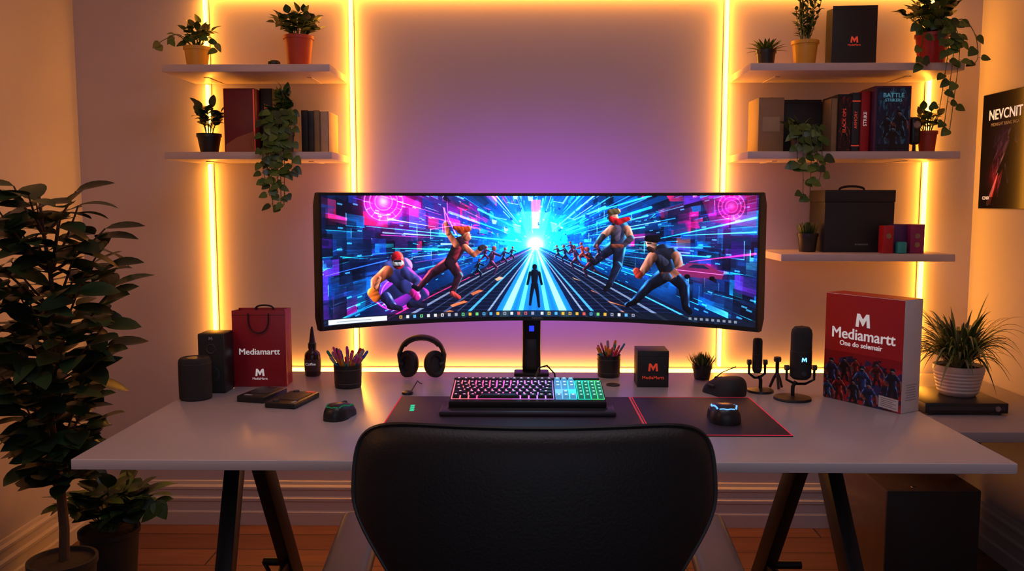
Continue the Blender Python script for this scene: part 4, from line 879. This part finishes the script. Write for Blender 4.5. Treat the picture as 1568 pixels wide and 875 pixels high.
# ============================================================ office chair
b=B('office_chair',(.012,1.14,0)); M_leather=mat('black_leather',(.007,.0065,.0075,1),.5,bump=.25,scale=260,spec=.4); M_pad=mat('armrest_grey',(.07,.058,.068,1),.45)
def halfw(z):
    t=max(0,min(1,(z-.68)/(.84-.68))); t=t*t*(3-2*t); return .180+.071*t
NZ,NX=44,44; ztop=.938; zbot=.50
def outline(s,t):
    n_=9.
    x=s; z=2*t-1
    k=(abs(x)**n_+abs(z)**n_)**(1/n_); m_=max(abs(x),abs(z),1e-6); f=m_/k if k>0 else 1
    x*=f; z*=f; zz=zbot+(z+1)/2*(ztop-zbot)
    return x*halfw(zz),zz
vs=[];fs=[]
for side in (0,1):
    for i in range(NZ+1):
        t=i/NZ
        for j in range(NX+1):
            s_=-1+2*j/NX; x,z=outline(s_,t); edge=max(0,1-max(abs(s_),abs(2*t-1))**10)
            curve=.09*(x/.25)**2; lumb=-.03*math.sin((z-zbot)/(ztop-zbot)*pi)-.02*(z-zbot)
            th_=.034*edge**.5; y=curve*.55+lumb+(th_ if side else -th_*.8)
            vs.append((x,y,z))
n0=(NZ+1)*(NX+1)
for side in (0,1):
    for i in range(NZ):
        for j in range(NX):
            a=side*n0+i*(NX+1)+j; q=[a,a+1,a+NX+2,a+NX+1]; fs.append(q if side==0 else q[::-1])
bd=[(0,j) for j in range(NX)]+[(i,NX) for i in range(NZ)]+[(NZ,j) for j in range(NX,0,-1)]+[(i,0) for i in range(NZ,0,-1)]
for k in range(len(bd)):
    a=bd[k][0]*(NX+1)+bd[k][1]; c=bd[(k+1)%len(bd)][0]*(NX+1)+bd[(k+1)%len(bd)][1]; fs.append([a,c,c+n0,a+n0])
b.add(vs,fs,M_leather)
b.tube([Vector(vs[bd[k%len(bd)][0]*(NX+1)+bd[k%len(bd)][1]]) for k in range(len(bd)+1)],.0035,M_black,6)
b.box((0,.30,.455),(.48,.46,.085),M_leather,.035,None,5); b.box((0,.30,.405),(.30,.26,.03),M_black,.008)
b.box((0,.045,.47),(.09,.10,.05),M_metal,.01); beam(b,(0,.08,.42),(0,.0,.60),.07,.02,M_metal)
b.lathe((0,.28,.0),[(.0,.08),(.030,.08),(.030,.22),(.018,.225),(.018,.40),(0,.40)],M_metal,24)
for k in range(5):
    a=k*2*pi/5+.3; c,s_=math.cos(a),math.sin(a); b.tube([(0,.28,.115),(c*.15,.28+s_*.15,.10),(c*.27,.28+s_*.27,.075)],[.025,.02,.014],M_black,10)
    b.tube([(c*.27,.28+s_*.27,.08),(c*.27,.28+s_*.27,.05)],.008,M_metal,8)
    for o in (-.013,.013): b.lathe((c*.27-s_*o,.28+s_*.27+c*o,.027),[(0,-.009),(.024,-.009),(.027,-.004),(.027,.004),(.024,.009),(0,.009)],M_blackm,20,(Euler((0,0,a)).to_matrix()@RX))
for s_ in (-1,1):
    x=s_*.283
    b.box((x,.165,.690),(.072,.27,.034),M_pad,.016,Euler((rad(3),0,rad(-s_*3))).to_matrix(),4)
    b.tube([(x,.16,.675),(x,.17,.56),(x,.24,.46),(s_*.20,.26,.42)],[.018,.018,.017,.016],M_metal,12)
b.done()

# ============================================================ LIGHTS
def area(name,loc,rot,sx,sy,e,col,spread=180):
    L=bpy.data.lights.new(name,'AREA'); L.shape='RECTANGLE'; L.size=sx; L.size_y=sy; L.energy=e; L.color=col; L.spread=rad(spread)
    o=bpy.data.objects.new(name,L); sc.collection.objects.link(o); o.location=loc; o.rotation_euler=rot; return o
area('ceiling_light',(.1,1.5,2.55),(0,0,0),1.2,.8,6.5,(.90,.87,1.0))
area('front_fill_light',(.2,-1.0,1.7),(rad(80),0,0),1.8,1.2,4.5,(.78,.78,1.0))  # added soft fill behind the camera, lifts the desk edge and chair
area('monitor_bias_light',(CX,YC+.09,1.09),(rad(90),0,0),.90,.22,2.3,(.42,.07,1.0),78)
L=bpy.data.lights.new('warm_lamp','POINT'); L.energy=6; L.color=(1,.40,.13); L.shadow_soft_size=.12
o=bpy.data.objects.new('warm_lamp',L); sc.collection.objects.link(o); o.location=(-1.25,1.2,1.75)
w=bpy.data.worlds.new('World'); sc.world=w; w.use_nodes=True; bg=w.node_tree.nodes['Background']; bg.inputs[0].default_value=(.80,.78,.98,1); bg.inputs[1].default_value=.08
sc.view_settings.view_transform='Standard'; sc.view_settings.look='None'; sc.view_settings.exposure=0

cam=bpy.data.cameras.new('camera'); cam.sensor_width=36; cam.lens=1320/1568*36; co=bpy.data.objects.new('camera',cam); sc.collection.objects.link(co)
co.location=(0,0,1.24); co.rotation_euler=(rad(84.5),0,rad(.9)); sc.camera=co; cam.clip_start=.01
